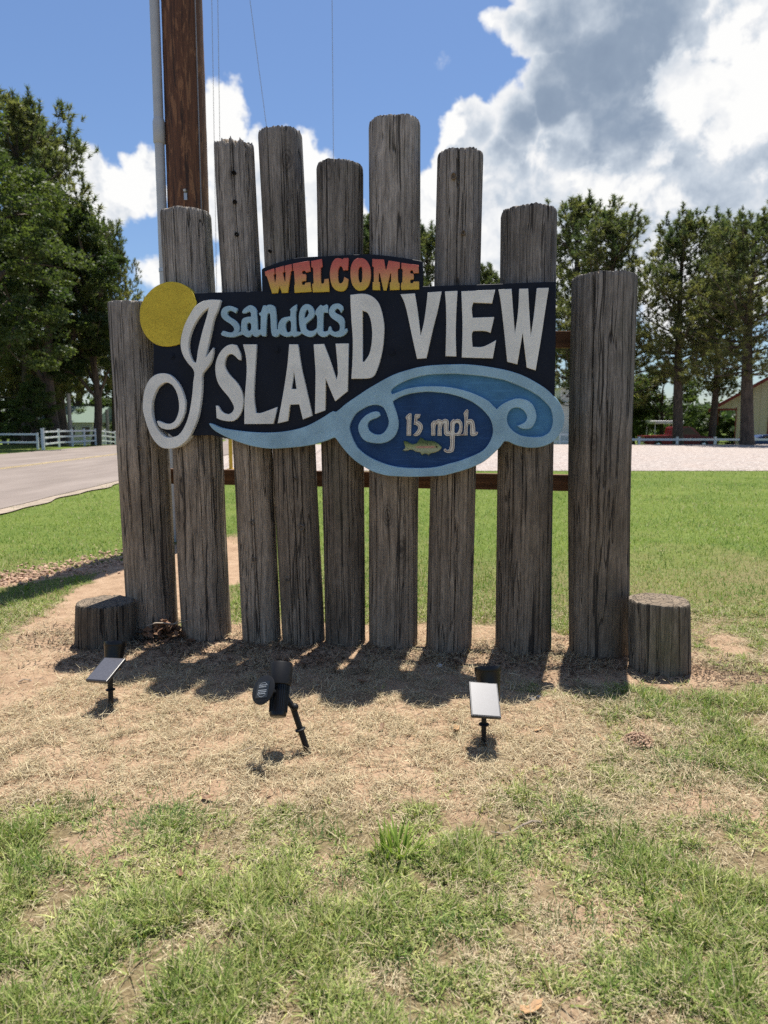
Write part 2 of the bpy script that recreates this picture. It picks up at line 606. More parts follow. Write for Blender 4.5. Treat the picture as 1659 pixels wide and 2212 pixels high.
BLACKP = plain('black_plastic', (0.006, 0.006, 0.007), 0.3, var=0.2, spec=0.35)
BLACKM = plain('black_matte_plastic', (0.010, 0.010, 0.011), 0.5, var=0.2, spec=0.3)
PVC = plain('grey_conduit', (0.46, 0.48, 0.49), 0.5, var=0.08)
WHITEV = plain('white_vinyl', (0.78, 0.79, 0.80), 0.45, var=0.05)
YELP = plain('yellow_post_paint', (0.62, 0.38, 0.03), 0.5)
STEEL = plain('galvanised_steel', (0.5, 0.5, 0.5), 0.4, 0.8)
WIREM = plain('cable_grey', (0.22, 0.23, 0.26), 0.6)
REDPAINT = plain('red_car_paint', (0.17, 0.008, 0.012), 0.25, var=0.05)
BLUEPAINT = plain('blue_car_paint', (0.015, 0.05, 0.16), 0.25, var=0.05)
TYRE = plain('tyre_rubber', (0.02, 0.02, 0.02), 0.85)
CHROME = plain('chrome', (0.6, 0.6, 0.6), 0.2, 1.0)
GLASSD = plain('tinted_glass', (0.012, 0.015, 0.018), 0.08, var=0.0)
LAMPW = plain('clear_lamp', (0.7, 0.7, 0.68), 0.15)
LAMPR = plain('red_lamp', (0.35, 0.01, 0.01), 0.2)
REDTRIM = plain('red_metal_trim', (0.20, 0.022, 0.02), 0.45)
REDROOF = plain('red_metal_roof', (0.30, 0.05, 0.045), 0.4)
CREAMM = plain('cream_metal_siding', (0.60, 0.50, 0.43), 0.5, var=0.06)
WHITEW = plain('white_wall', (0.74, 0.74, 0.70), 0.6, var=0.06)
GREENROOF = plain('green_metal_roof', (0.15, 0.21, 0.165), 0.45)
DARKIN = plain('dark_interior', (0.03, 0.028, 0.026), 0.9)
DEADLEAF = plain('dead_leaf', (0.20, 0.105, 0.055), 0.7, var=0.4, scale=20)
TANLEAF = plain('tan_leaf', (0.42, 0.25, 0.12), 0.7, var=0.3, scale=20)
STONE = plain('white_stone', (0.62, 0.60, 0.56), 0.7)
CLOD = plain('red_brown_soil', (0.41, 0.27, 0.18), 0.95, var=0.3, scale=20, bmp=0.6)
TWIG = plain('grey_twig', (0.30, 0.24, 0.18), 0.9, var=0.3)


def bark_mat(name, a, bcol):
    m, t, b = new_mat(name)
    c = t.coords()
    g = t.noise(t.scale(c, (6, 6, 1.4)), 1.5, 6, 0.65)
    set_p(b, t, Base_Color=t.ramp(t.mapr(g, 0.3, 0.7), [(0, a), (1, bcol)]), Roughness=0.95)
    bump(t, b, g, 0.8, 0.05)
    return m


BARK = bark_mat('grey_brown_bark', (0.035, 0.026, 0.02), (0.14, 0.105, 0.08))


def pole_mat():
    m, t, b = new_mat('creosote_pole_wood')
    c = t.coords()
    g = t.noise(t.scale(c, (45, 45, 1.6)), 1.0, 7, 0.68)
    pa = t.noise(t.scale(c, (11.0, 11.0, 2.2)), 1.0, 7, 0.70, 0.5)
    pb = t.noise(t.scale(c, (17.0, 17.0, 1.1)), 1.0, 5, 0.66, 0.4)
    col = t.ramp(t.mapr(g, 0.3, 0.7), [(0, (.048, .020, .010)), (1, (.185, .078, .037))])
    col = t.mix(t.mapr(pa, 0.53, 0.57, 0, 0.75, smooth=True), col, (0.28, 0.135, 0.063))
    col = t.mix(t.mapr(pb, 0.55, 0.62, 0, 0.8, smooth=True), col, (0.026, 0.013, 0.009))
    set_p(b, t, Base_Color=col, Roughness=0.8)
    bump(t, b, t.math('ADD', pa, t.math('MULTIPLY', g, 0.6)), 0.8, 0.012)
    return m


POLE = pole_mat()


def blade_mat(name, trans=0.35, rough=0.6):
    m = bpy.data.materials.new(name)
    m.use_nodes = True
    t = NT(m.node_tree)
    b = t.n['Principled BSDF']
    out = t.n['Material Output']
    at = t.new('ShaderNodeAttribute', attribute_name='col')
    t.l.new(at.outputs['Color'], b.inputs['Base Color'])
    b.inputs['Roughness'].default_value = rough
    b.inputs['Specular IOR Level'].default_value = 0.25
    tr = t.new('ShaderNodeBsdfTranslucent')
    t.l.new(t.mix(1.0, at.outputs['Color'], (1.25, 1.35, 0.7), 'MULTIPLY'), tr.inputs[0])
    mx = t.new('ShaderNodeMixShader')
    mx.inputs[0].default_value = trans
    t.l.new(b.outputs[0], mx.inputs[1])
    t.l.new(tr.outputs[0], mx.inputs[2])
    t.l.new(mx.outputs[0], out.inputs[0])
    return m


GRASSM = blade_mat('grass_blade', 0.24)
STRAWM = blade_mat('straw_blade', 0.18, 0.75)
LEAFM = blade_mat('tree_leaf', 0.46, 0.5)

# ------------------------------------------------------------------ terrain
def gz(x, y):
    """ground height: flat round the sign, falling gently beyond the lot"""
    d = np.maximum(np.asarray(y, dtype=float) - 50.0, 0)
    return -np.minimum(0.06 * d * np.minimum(d / 8.0, 1), 1.6)


def fbm2(x, y, seed=0, octv=4, base=1.0, gain=0.55):
    """cheap value noise for arrays"""
    x = np.asarray(x, dtype=float) * base
    y = np.asarray(y, dtype=float) * base
    tot = np.zeros_like(x)
    amp, norm = 1.0, 0.0
    for o in range(octv):
        xi, yi = np.floor(x).astype(np.int64), np.floor(y).astype(np.int64)
        xf, yf = x - xi, y - yi
        u, v = xf * xf * (3 - 2 * xf), yf * yf * (3 - 2 * yf)

        def h(a, b):
            n = (a * 374761393 + b * 668265263 + (seed + o) * 982451653) & 0x7fffffff
            n = (n ^ (n >> 13)) * 1274126177 & 0x7fffffff
            return ((n ^ (n >> 16)) & 0xffff) / 65535.0
        tot += amp * ((h(xi, yi) * (1 - u) + h(xi + 1, yi) * u) * (1 - v) + (h(xi, yi + 1) * (1 - u) + h(xi + 1, yi + 1) * u) * v)
        norm += amp
        amp *= gain
        x, y = x * 2.03 + 17.1, y * 2.03 - 9.7
    return tot / norm


def ss(a, b, x):
    t = np.clip((np.asarray(x, dtype=float) - a) / (b - a), 0, 1)
    return t * t * (3 - 2 * t)


def greenness(x, y):
    """share of living grass at a spot of the lawn"""
    w = (fbm2(x, y, 3, 4, 1.3) - 0.5)
    w2 = (fbm2(x, y, 9, 3, 4.5) - 0.5)
    q = w * 1.5 + w2 * 0.7
    a = 1 - np.sqrt(((x + 0.62) / 1.62) ** 2 + ((y - 3.45) / 1.0) ** 2)            # worn patch in front of the sign
    b = 1 - np.sqrt(((x - 0.05) / 2.15) ** 2 + ((y - (4.30 - 0.10 * x)) / 0.60) ** 2)   # strip along the posts
    c = 1 - np.sqrt(((x + 1.95) / 0.72) ** 2 + ((y - 6.4) / 2.4) ** 2)                # sandy ground by the utility pole
    e = np.maximum(1 - np.sqrt(((x + 1.9) / 0.75) ** 2 + ((y - 3.75) / 0.7) ** 2), 0.5 - np.abs((y - 7.1 - (x + 2.6) * 1.25) / 0.55) - 1.2 * ss(-3.3, -4.6, x) - 1.5 * ss(-2.2, -1.6, x))
    bare = np.maximum(np.maximum(a, b), np.maximum(c, e)) * 2.4 + q * 0.9
    g = 1 - ss(-0.30, 0.35, bare)
    fore = np.clip(0.74 + (fbm2(x, y, 21, 4, 3.2) - 0.5) * 2.8, 0.05, 1)
    back = np.clip(0.86 + (fbm2(x, y, 31, 4, 0.9) - 0.5) * 0.9, 0.4, 1)
    k = ss(4.4, 5.6, y)
    g = g * (fore * (1 - k) + back * k)
    g = np.where((x < -1.9) & (y > 4.6), np.minimum(g, back), g)
    return np.clip(g, 0, 1)


def relief(x, y):
    n = ss(16, 8, np.hypot(x, y - 4))
    return n * ((fbm2(x, y, 51, 3, 1.1) - 0.5) * 0.03 + (fbm2(x, y, 57, 4, 9.0) - 0.5) * 0.026)


def grid_axis(lo, a, b, hi, fine, grow=1.18):
    mid = list(np.arange(a, b, fine))
    s, p, left = fine, a, []
    while p > lo:
        s *= grow
        p -= s
        left.append(max(p, lo))
    s, p, right = fine, mid[-1], []
    while p < hi:
        s *= grow
        p += s
        right.append(min(p, hi))
    return np.array(left[::-1] + mid + right)


gx = grid_axis(-420, -3.4, 3.4, 420, 0.035)
gy = grid_axis(-60, 1.0, 6.4, 900, 0.035)
X, Y = np.meshgrid(gx, gy)
Z = gz(X, Y) + relief(X, Y)
nx, ny = len(gx), len(gy)
idx = np.arange(nx * ny).reshape(ny, nx)
quads = np.stack([idx[:-1, :-1], idx[:-1, 1:], idx[1:, 1:], idx[1:, :-1]], -1).reshape(-1, 4)
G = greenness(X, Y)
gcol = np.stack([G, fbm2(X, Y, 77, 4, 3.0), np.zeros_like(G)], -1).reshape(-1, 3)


def lawn_mat():
    m, t, b = new_mat('lawn_soil')
    c = t.coords()
    at = t.new('ShaderNodeAttribute', attribute_name='col')
    s = t.new('ShaderNodeSeparateColor')
    t.l.new(at.outputs['Color'], s.inputs[0])
    g = s.outputs[0]
    n1 = t.noise(c, 5, 6, 0.65)
    n2 = t.noise(c, 70, 5, 0.7)
    n3 = t.noise(c, 0.5, 5, 0.6)
    soil = t.ramp(t.mapr(t.math('ADD', t.math('MULTIPLY', n1, 0.6), t.math('MULTIPLY', n2, 0.6)), 0.4, 0.85), [(0, (.21, .135, .083)), (0.5, (.38, .26, .168)), (1, (.49, .365, .25))])
    thatch = t.ramp(t.mapr(n2, 0.35, 0.65), [(0, (.09, .065, .035)), (1, (.27, .215, .12))])  # thatch under the grass, darkened to paint in the shaded gaps between blades
    green = t.ramp(t.mapr(t.math('ADD', t.math('MULTIPLY', n3, 0.6), t.math('MULTIPLY', t.noise(c, 9, 5, 0.7), 0.5)), 0.35, 0.75), [(0, (.068, .112, .018)), (1, (.17, .205, .052))])
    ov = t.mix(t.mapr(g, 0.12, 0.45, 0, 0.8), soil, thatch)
    sp = t.new('ShaderNodeSeparateXYZ')
    t.l.new(c, sp.inputs[0])
    far = t.mapr(sp.outputs[1], 4.6, 8.0, 0.08, 1.0)
    ov = t.mix(t.math('MULTIPLY', t.mapr(g, 0.3, 0.7), far), ov, green)
    set_p(b, t, Base_Color=ov, Roughness=1.0)
    b.inputs['Specular IOR Level'].default_value = 0.1
    bump(t, b, t.math('ADD', n2, t.math('MULTIPLY', t.noise(c, 24, 4, 0.6), 1.2)), 0.9, 0.012)
    return m


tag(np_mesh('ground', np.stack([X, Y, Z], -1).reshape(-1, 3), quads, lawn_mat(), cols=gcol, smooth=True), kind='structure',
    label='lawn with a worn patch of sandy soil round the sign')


def sheet(name, poly_fn, xs, ys, z, m, label):
    """sheet draped over the ground: poly_fn(u, y) gives x for u in xs (0..1)"""
    U, V = np.meshgrid(xs, ys)
    XX = poly_fn(U, V)
    ZZ = gz(XX, V) + z
    n, k = len(xs), len(ys)
    ii = np.arange(n * k).reshape(k, n)
    q = np.stack([ii[:-1, :-1], ii[:-1, 1:], ii[1:, 1:], ii[1:, :-1]], -1).reshape(-1, 4)
    o = np_mesh(name, np.stack([XX, V, ZZ], -1).reshape(-1, 3), q, m)
    return tag(o, label, kind='structure')


def asphalt_mat():
    m, t, b = new_mat('pale_worn_asphalt')
    c = t.coords()
    n = t.noise(c, 60, 4, 0.7)
    w = t.noise(t.scale(c, (1.2, 0.25, 1)), 1.0, 5, 0.6)
    v = t.math('ADD', t.math('MULTIPLY', n, 0.5), t.math('MULTIPLY', w, 0.5))
    set_p(b, t, Base_Color=t.ramp(t.mapr(v, 0.35, 0.65), [(0, (.15, .118, .098)), (1, (.27, .222, .19))]), Roughness=0.9)
    bump(t, b, n, 0.5, 0.01)
    return m


def gravel_mat():
    m, t, b = new_mat('pinkish_gravel')
    c = t.coords()
    vo = t.new('ShaderNodeTexVoronoi')
    t.l.new(c, vo.inputs['Vector'])
    vo.inputs['Scale'].default_value = 8
    n = t.noise(c, 0.7, 6, 0.65)
    n2 = t.noise(c, 4.5, 7, 0.85)
    f = t.math('ADD', t.math('MULTIPLY', n2, 1.0), t.math('MULTIPLY', vo.outputs['Distance'], -0.22))
    col = t.ramp(t.mapr(f, 0.16, 0.50), [(0, (.10, .08, .07)), (0.35, (.255, .21, .185)), (0.7, (.36, .305, .27)), (1, (.55, .49, .44))])
    col = t.mix(t.mapr(n, 0.45, 0.7, 0, 0.35), col, (0.40, 0.29, 0.23))
    set_p(b, t, Base_Color=col, Roughness=0.95)
    bump(t, b, f, 1.0, 0.05)
    return m


ASPH = asphalt_mat()
YLINE = plain('yellow_road_paint', (0.40, 0.30, 0.13), 0.8, var=0.35, scale=3)
road_y = np.array([-60, -20, 0, 5, 9, 12, 16, 20, 24, 30, 36, 44, 50, 54, 58, 62, 66, 74, 90, 140, 300.0])


def road_c(y): return -11.75 - 0.045 * (np.maximum(y, 0) - 14) - 0.0008 * np.maximum(np.asarray(y, float) - 40, 0) ** 2
def road_hw(y): return 5.35 + 0.0 * y
def edge_wob(y): return 0.03 * np.sin(np.asarray(y) * 1.7) + 0.025 * np.sin(np.asarray(y) * 4.1)


sheet('road', lambda u, y: road_c(y) + (u * 2 - 1) * (road_hw(y) + edge_wob(y) * 0.5), np.linspace(0, 1, 9), np.unique(np.concatenate([road_y, np.arange(8, 60, 0.5)])), 0.035, ASPH, 'pale worn asphalt road running away on the left')
VERGE = plain('sandy_verge', (0.30, 0.24, 0.18), 0.95, var=0.25, scale=4)
sheet('verge', lambda u, y: road_c(y) + 5.2 + u * (0.42 + 2.0 * edge_wob(y)), np.linspace(0, 1, 4), np.arange(6, 24, 0.25), 0.027, VERGE, 'sandy edge strip between the road and the lawn')
for k in (-1, 1):
    tag(sheet('centre_line', lambda u, y, k=k: road_c(y) + 0.1 + k * 0.11 + (u - 0.5) * 0.11, np.linspace(0, 1, 2), np.arange(-20, 120, 2.0), 0.040, YLINE, 'faded yellow centre line painted on the road'), group='double centre line of the road')
sheet('gravel_lot', lambda u, y: -6.9 - 0.05 * (y - 20) + u * (60 + 0.05 * (y - 20)) + 0 * y, np.linspace(0, 1, 30), np.unique(np.concatenate([np.array([21.6 + 0.0]), np.arange(22, 53.4, 1.0)])), 0.012, gravel_mat(), 'pale pinkish gravel lot behind the sign')

# ------------------------------------------------------------------ welcome sign
PA, PB = ground_at(442, 1372), ground_at(1129, 1402)
yaw = math.atan2(PB.y - PA.y, PB.x - PA.x)
SO = (PA + PB) / 2
SO.z = 0
sign = empty('welcome_sign', SO, yaw, 'wooden welcome sign of nine weathered log posts carrying a carved navy board', 'sign')
S_INV = (Matrix.Translation(SO) @ Matrix.Rotation(yaw, 4, 'Z')).inverted()
S_ROT = S_INV.to_3x3()
EYE_L = S_INV @ Vector((0, 0, CAM_H))


def on_sign(px, py, yl):
    """picture point (1659 px wide) to (x, z) on the sign's plane local y = yl"""
    d = S_ROT @ ray(px, py)
    t = (yl - EYE_L.y) / d.y
    return EYE_L.x + d.x * t, EYE_L.z + d.z * t


def crop(points, x0, y0, s, yl):
    k = 1659.0 / 2500.0
    return [on_sign((x0 + x * s) * k, (y0 + y * s) * k, yl) for x, y in points]


def c1(p, yl): return crop(p, 440, 780, 720 / 1659, yl)
def c2(p, yl): return crop(p, 1080, 780, 780 / 1659, yl)
def cs(p, yl): return crop(p, 700, 970, 450 / 1659, yl)
def cw(p, yl): return crop(p, 840, 820, 270 / 1659, yl)
def cm(p, yl): return crop(p, 1300, 1320, 270 / 1659, yl)
def cv1(p, yl): return crop(p, 1080, 1160, 400 / 1659, yl)
def cv2(p, yl): return crop(p, 1460, 1160, 400 / 1659, yl)
def ci(p, yl): return crop(p, 440, 900, 300 / 1659, yl)
def src(p, yl): return crop(p, 0, 0, 1.0, yl)


def log_mesh(name, top_off, rb, rt, h, seed, rag=0.02, nu=210, nv=46, slant=0.0, sink=0.12, ncrack=26, flat_top=False):
    """weathered log standing on z=0: split by long drying cracks, frayed at the cut top"""
    rs = np.random.default_rng(seed)
    th = np.linspace(0, 2 * np.pi, nu, endpoint=False)
    tt = np.concatenate([np.linspace(0, 0.97, nv), [0.985, 0.994, 1.0]])
    T, TH = np.meshgrid(tt, th, indexing='ij')
    zz = -sink + T * (h + sink)
    ph = rs.uniform(0, 6.28, 6)
    shape = 1 + 0.022 * np.sin(2 * TH + ph[0]) + 0.014 * np.sin(3 * TH + ph[1] + zz) + 0.010 * np.sin(5 * TH + ph[2] - 0.7 * zz)
    r = (rb + (rt - rb) * T) * shape
    r += 0.006 * np.sin(zz * 2.3 + ph[3]) * np.sin(TH + ph[4])
    stri = rs.normal(0, 1, nu)
    stri2 = rs.normal(0, 1, nu)
    mixk = 0.5 + 0.5 * np.sin(zz * 1.9 + ph[5])
    r += 0.0011 * (stri[None, :] * mixk + stri2[None, :] * (1 - mixk))
    for k in range(ncrack):
        c0 = rs.uniform(0, 2 * np.pi)
        w = rs.uniform(0.010, 0.026) * (0.16 / rb)
        dep = rs.uniform(0.003, 0.018) * (1 if k > 4 else 1.5)
        z0, z1 = sorted(rs.uniform(-0.2, h * 1.15, 2))
        if rs.random() < 0.45: z1 = h + 1
        if rs.random() < 0.3: z0 = -1
        cen = c0 + 0.05 * np.sin(zz * rs.uniform(0.6, 2.0) + rs.uniform(0, 6)) + 0.012 * np.sin(zz * 9 + rs.uniform(0, 6))
        d = np.abs((TH - cen + np.pi) % (2 * np.pi) - np.pi)
        fade = ss(z0 - 0.25, z0, zz) * ss(z1 + 0.25, z1, zz)
        r -= dep * np.clip(1 - d / w, 0, 1) ** 0.8 * fade
    u3 = np.tile(rs.uniform(0, 1, nu), 3)
    fray = 0.9 * np.convolve(u3, np.ones(13) / 13, 'same')[nu:2 * nu] + 0.45 * np.convolve(u3, np.ones(4) / 4, 'same')[nu:2 * nu] + 0.18 * u3[:nu]
    fray = fray - fray.min() + 1.1 * (rs.random(nu) < 0.035) * rs.uniform(0.4, 1, nu)
    near_top = ss(h - 0.10, h, zz)
    zz = zz - near_top * rag * fray[None, :] + near_top * slant * np.cos(TH)
    r = r - ss(h - 0.012, h + 0.001, zz + near_top * rag * fray[None, :]) * 0.004
    k = np.clip(zz / h, -0.1, 1)
    X0 = top_off[0] * k + r * np.cos(TH)
    Y0 = top_off[1] * k + r * np.sin(TH)
    V = np.stack([X0, Y0, zz], -1).reshape(-1, 3)
    nr = len(tt)
    ii = np.arange(nr * nu).reshape(nr, nu)
    q = np.stack([ii[:-1], np.roll(ii[:-1], -1, 1), np.roll(ii[1:], -1, 1), ii[1:]], -1).reshape(-1, 4)
    last = ii[-1]
    ringV, rings = [], [last]
    base = len(V)
    top_c = np.array([top_off[0], top_off[1], 0])
    for f in (0.93, 0.8, 0.6, 0.4, 0.2, 0.03):
        rz = V[last].copy()
        rz[:, :2] = top_c[:2] + (rz[:, :2] - top_c[:2]) * f
        lift = (0.0 if flat_top else 0.012) * (1 - f)
        zf = h - rag * 0.5 * np.convolve(np.tile(rs.uniform(0, 1, nu), 3), np.ones(5) / 5, 'same')[nu:2 * nu] * (0.4 + f * 0.6) + lift + slant * np.cos(th) * f
        rz[:, 2] = np.where(f > 0.9, np.minimum(zf, V[last][:, 2] + 0.004), zf)
        ringV.append(rz)
        rings.append(np.arange(base, base + nu))
        base += nu
    V = np.concatenate([V] + ringV)
    nside = len(q)
    for a, bq in zip(rings, rings[1:]):
        q = np.concatenate([q, np.stack([a, np.roll(a, -1), np.roll(bq, -1), bq], -1)])
    me_o = np_mesh(name, V, q, None, smooth=True)
    mi = np.zeros(len(q), dtype=np.int32)
    mi[nside + nu:] = 1
    return me_o, mi


def finish_log(o, mi, mats, parent=None, loc=(0, 0, 0)):
    for m in mats: o.data.materials.append(m)
    o.data.polygons.foreach_set('material_index', mi)
    try: o.data.set_sharp_from_angle(angle=R(50))
    except Exception: pass
    o.parent = parent
    o.location = loc
    return o


POST_PX = [  # left, right, y at the top; left, right, y at the ground; raggedness
    (240, 345, 657, 275, 376, 1372, 0.018), (352, 454, 458, 392, 493, 1374, 0.022), (466, 547, 316, 525, 604, 1382, 0.11), (560, 651, 287, 607, 696, 1384, 0.03),
    (682, 783, 358, 700, 786, 1386, 0.02), (797, 911, 265, 793, 901, 1390, 0.02), (945, 1045, 333, 918, 1018, 1396, 0.025), (1080, 1205, 455, 1068, 1191, 1402, 0.025), (1232, 1377, 598, 1228, 1363, 1413, 0.02)]
FRONT_Y = -0.145
posts = []
for i, (tl, tr, ty, bl, br, by, rag) in enumerate(POST_PX):
    r0 = 0.14
    for _ in range(4):
        ya = FRONT_Y + r0
        xb0, zb0 = on_sign(bl, by, ya - 0.3 * r0)
        xb1, _z = on_sign(br, by, ya - 0.3 * r0)
        xt0, zt = on_sign(tl, ty + 14, ya)
        xt1, _z = on_sign(tr, ty + 14, ya)
        zt = on_sign((tl + tr) / 2, ty, ya - 0.02)[1]
        rb, rt = (xb1 - xb0) / 2, (xt1 - xt0) / 2
        r0 = max(rb, rt) * 0.97
    o, mi = log_mesh('log_post', ((xt0 + xt1) / 2 - (xb0 + xb1) / 2, 0.0), rb * 0.985, rt * 0.985, zt + rag * 0.3, 100 + i, rag=rag, slant=0.0)
    finish_log(o, mi, [POST, END], sign, ((xb0 + xb1) / 2, ya, 0))
    posts.append(((xb0 + xb1) / 2, ya, rb))
tag(bpy.data.objects['log_post.002'], 'thin dark post with a frayed top and drilled holes')
tag(bpy.data.objects['log_post.008'], 'thickest post at the right end')

# drilled holes and knots seen on single posts, as shallow recessed discs on the bark side
HOLE = plain('dark_hole', (0.008, 0.007, 0.006), 1.0)
KNOTM = plain('knot_wood', (0.16, 0.13, 0.10), 0.9, var=0.4, scale=40)


def disc_on(px, py, r_px, i, m, name, squash=1.0, lift=0.004):
    xb, ya, rb = posts[i]
    yl = FRONT_Y
    x, z = on_sign(px, py, yl)
    rr = r_px / FPX * 4.3
    bm = bmesh.new()
    rings = [[bm.verts.new((x + rr * f * math.cos(a), yl - lf, z + rr * squash * f * math.sin(a))) for a in [2 * math.pi * k / 14 for k in range(14)]] for f, lf in ((1.0, -0.02), (0.92, lift), (0.7, lift * 1.3), (0.62, -0.004), (0.0001, -0.006))]
    for a, b2 in zip(rings, rings[1:]):
        for k in range(14): bm.faces.new((a[k], a[(k + 1) % 14], b2[(k + 1) % 14], b2[k]))
    return from_bm(name, bm, m, sign, smooth=50)


for (px, py, r, i, kind) in [(505, 373, 4.5, 2, 'hole'), (507, 436, 4.6, 2, 'hole'), (511, 506, 4.6, 2, 'hole'), (582, 542, 3.2, 3, 'hole'), (980, 380, 6, 6, 'knot'), (1001, 502, 4.2, 6, 'knot'), (651, 1140, 6, 4, 'knot'), (545, 1129, 5, 2, 'knot'), (620, 1252, 5, 3, 'knot'), (966, 1132, 4.5, 6, 'knot'), (638, 1034, 3.2, 3, 'knot'), (300, 967, 5, 0, 'knot'), (548, 1208, 4.5, 2, 'knot')]:
    if i == 4: i = 3
    disc_on(px, py, r, i, HOLE if kind == 'hole' else KNOTM, kind, 1.25 if kind == 'knot' else 1.0)

# rails behind the posts
for (ya_, yb_, y0, y1) in ((715, 750, 716, 751), (1012, 1045, 1026, 1061)):
    yl = 0.20
    xl, zl1 = on_sign(350, ya_, yl)
    _, zl0 = on_sign(350, yb_, yl)
    xr, zr1 = on_sign(1222, y0, yl)
    _, zr0 = on_sign(1222, y1, yl)
    xl -= 0.12
    xr += 0.1
    zc = (zl1 + zl0 + zr1 + zr0) / 4
    hh = (zl1 - zl0 + zr1 - zr0) / 4
    sl = ((zr1 + zr0) - (zl1 + zl0)) / 2
    bm = bmesh.new()
    box_bm(bm, (xl, yl, -hh), (xr, yl + 0.045, hh), 0.004)
    for v in bm.verts: v.co.z += zc + sl * ((v.co.x - xl) / (xr - xl) - 0.5)
    from_bm('rail', bm, RAIL, sign)

# --- the boards
BF, BB = -0.195, -0.150            # front and back of the navy board
board = plate('sign_board', [src([(560, 955), (628, 953.5), (852, 948), (1110, 940), (1377, 932), (1600, 925), (1810, 916), (1809, 1100), (1806, 1290), (1790, 1385), (1640, 1400), (1520, 1480), (1300, 1500), (1160, 1440), (1060, 1395), (900, 1435), (760, 1432), (690, 1417), (560, 1420), (505, 1380), (499, 1250), (499, 1060), (520, 985)], BF)], BF, BF * -1 + BB, NAVY, sign, 0.003)
tag(board, 'carved navy board with raised letters')
hdr = smooth_loop(cw([(75, 800), (65, 350), (100, 320), (400, 210), (780, 115), (1200, 88), (1659, 65), (2209, 40), (2459, 60), (2859, 110), (3249, 175), (3291, 195), (3299, 700), (1700, 760)], BF), 3, 30)
header = plate('header_board', [hdr], BF + 0.004, 0.041, NAVY, sign, 0.003)
tag(header, 'arched navy board lettered WELCOME along the top')

LT = 0.022                          # raised letters: front at BF - LT
LF = BF - LT


def letter(name, cfn, outline, holes=(), m=WHITE, parent=board, front=LF, thick=LT + 0.008, sub=4, label=None, corner=46, bevel=0.002):
    loops = [smooth_loop(cfn(outline, front), sub, corner)] + [smooth_loop(cfn(h, front), sub, corner) for h in holes]
    o = plate(name, loops, front, thick, m, parent, bevel)
    if label: tag(o, label)
    return o


zs = [on_sign(700, 556, LF)[1], on_sign(700, 630, LF)[1]]
SUNSET_Z = (min(zs) - 0.0, max(zs) - 0.01)
SUNSET = sunset_mat()
WEL = [
    ([(135, 390), (320, 325), (328, 435), (308, 460), (335, 605), (345, 600), (365, 455), (350, 440), (348, 322), (515, 272), (522, 400), (490, 420), (535, 590), (545, 585), (550, 410), (535, 395), (533, 275), (668, 238), (680, 372), (655, 385), (595, 815), (475, 820), (428, 680), (395, 820), (278, 828), (175, 490), (145, 475)], ()),
    ([(693, 235), (1025, 175), (1048, 385), (960, 408), (935, 380), (905, 375), (875, 395), (880, 430), (910, 442), (950, 438), (962, 475), (955, 580), (890, 582), (870, 610), (885, 655), (925, 660), (945, 615), (1045, 605), (1068, 795), (728, 815), (722, 670), (735, 655), (718, 385), (700, 370)], ()),
    ([(1058, 180), (1272, 138), (1288, 290), (1252, 318), (1258, 610), (1280, 635), (1318, 620), (1325, 545), (1410, 532), (1425, 795), (1095, 805), (1080, 645), (1110, 625), (1100, 325), (1065, 300)], ()),
    ([(1659, 132), (1684, 150), (1709, 125), (1800, 118), (1811, 130), (1797, 360), (1704, 368), (1684, 310), (1659, 283), (1635, 285), (1605, 350), (1597, 450), (1607, 580), (1625, 625), (1659, 628), (1699, 590), (1724, 497), (1807, 545), (1785, 690), (1740, 760), (1690, 785), (1600, 780), (1520, 735), (1465, 640), (1437, 480), (1440, 360), (1465, 260), (1510, 165), (1570, 123)], ()),
    ([(2034, 122), (1959, 140), (1889, 210), (1854, 310), (1847, 450), (1869, 610), (1919, 710), (1999, 772), (2059, 772), (2139, 750), (2209, 670), (2249, 540), (2254, 400), (2229, 270), (2169, 170), (2099, 128)], ([(2054, 290), (2019, 320), (2004, 400), (2009, 530), (2031, 600), (2054, 612), (2074, 590), (2084, 450), (2081, 340), (2069, 300)],)),
    ([(2284, 138), (2519, 150), (2549, 340), (2564, 350), (2609, 170), (2837, 205), (2834, 325), (2799, 335), (2794, 400), (2804, 600), (2831, 625), (2829, 755), (2637, 762), (2634, 610), (2659, 600), (2661, 425), (2644, 430), (2569, 768), (2507, 768), (2434, 425), (2414, 420), (2411, 590), (2434, 605), (2439, 765), (2291, 758), (2289, 605), (2314, 595), (2314, 300), (2284, 285)], ()),
    ([(2867, 215), (3207, 262), (3214, 418), (3109, 425), (3094, 370), (3064, 362), (3039, 385), (3044, 425), (3104, 435), (3114, 470), (3109, 545), (3054, 550), (3041, 580), (3049, 620), (3089, 625), (3114, 590), (3219, 590), (3221, 745), (2867, 758), (2857, 690), (2864, 615), (2887, 605), (2891, 350), (2864, 335)], ()),
]
for ol, hs in WEL:
    letter('letter', cw, ol, hs, SUNSET, header, BF - 0.012, 0.020, bevel=0.002)

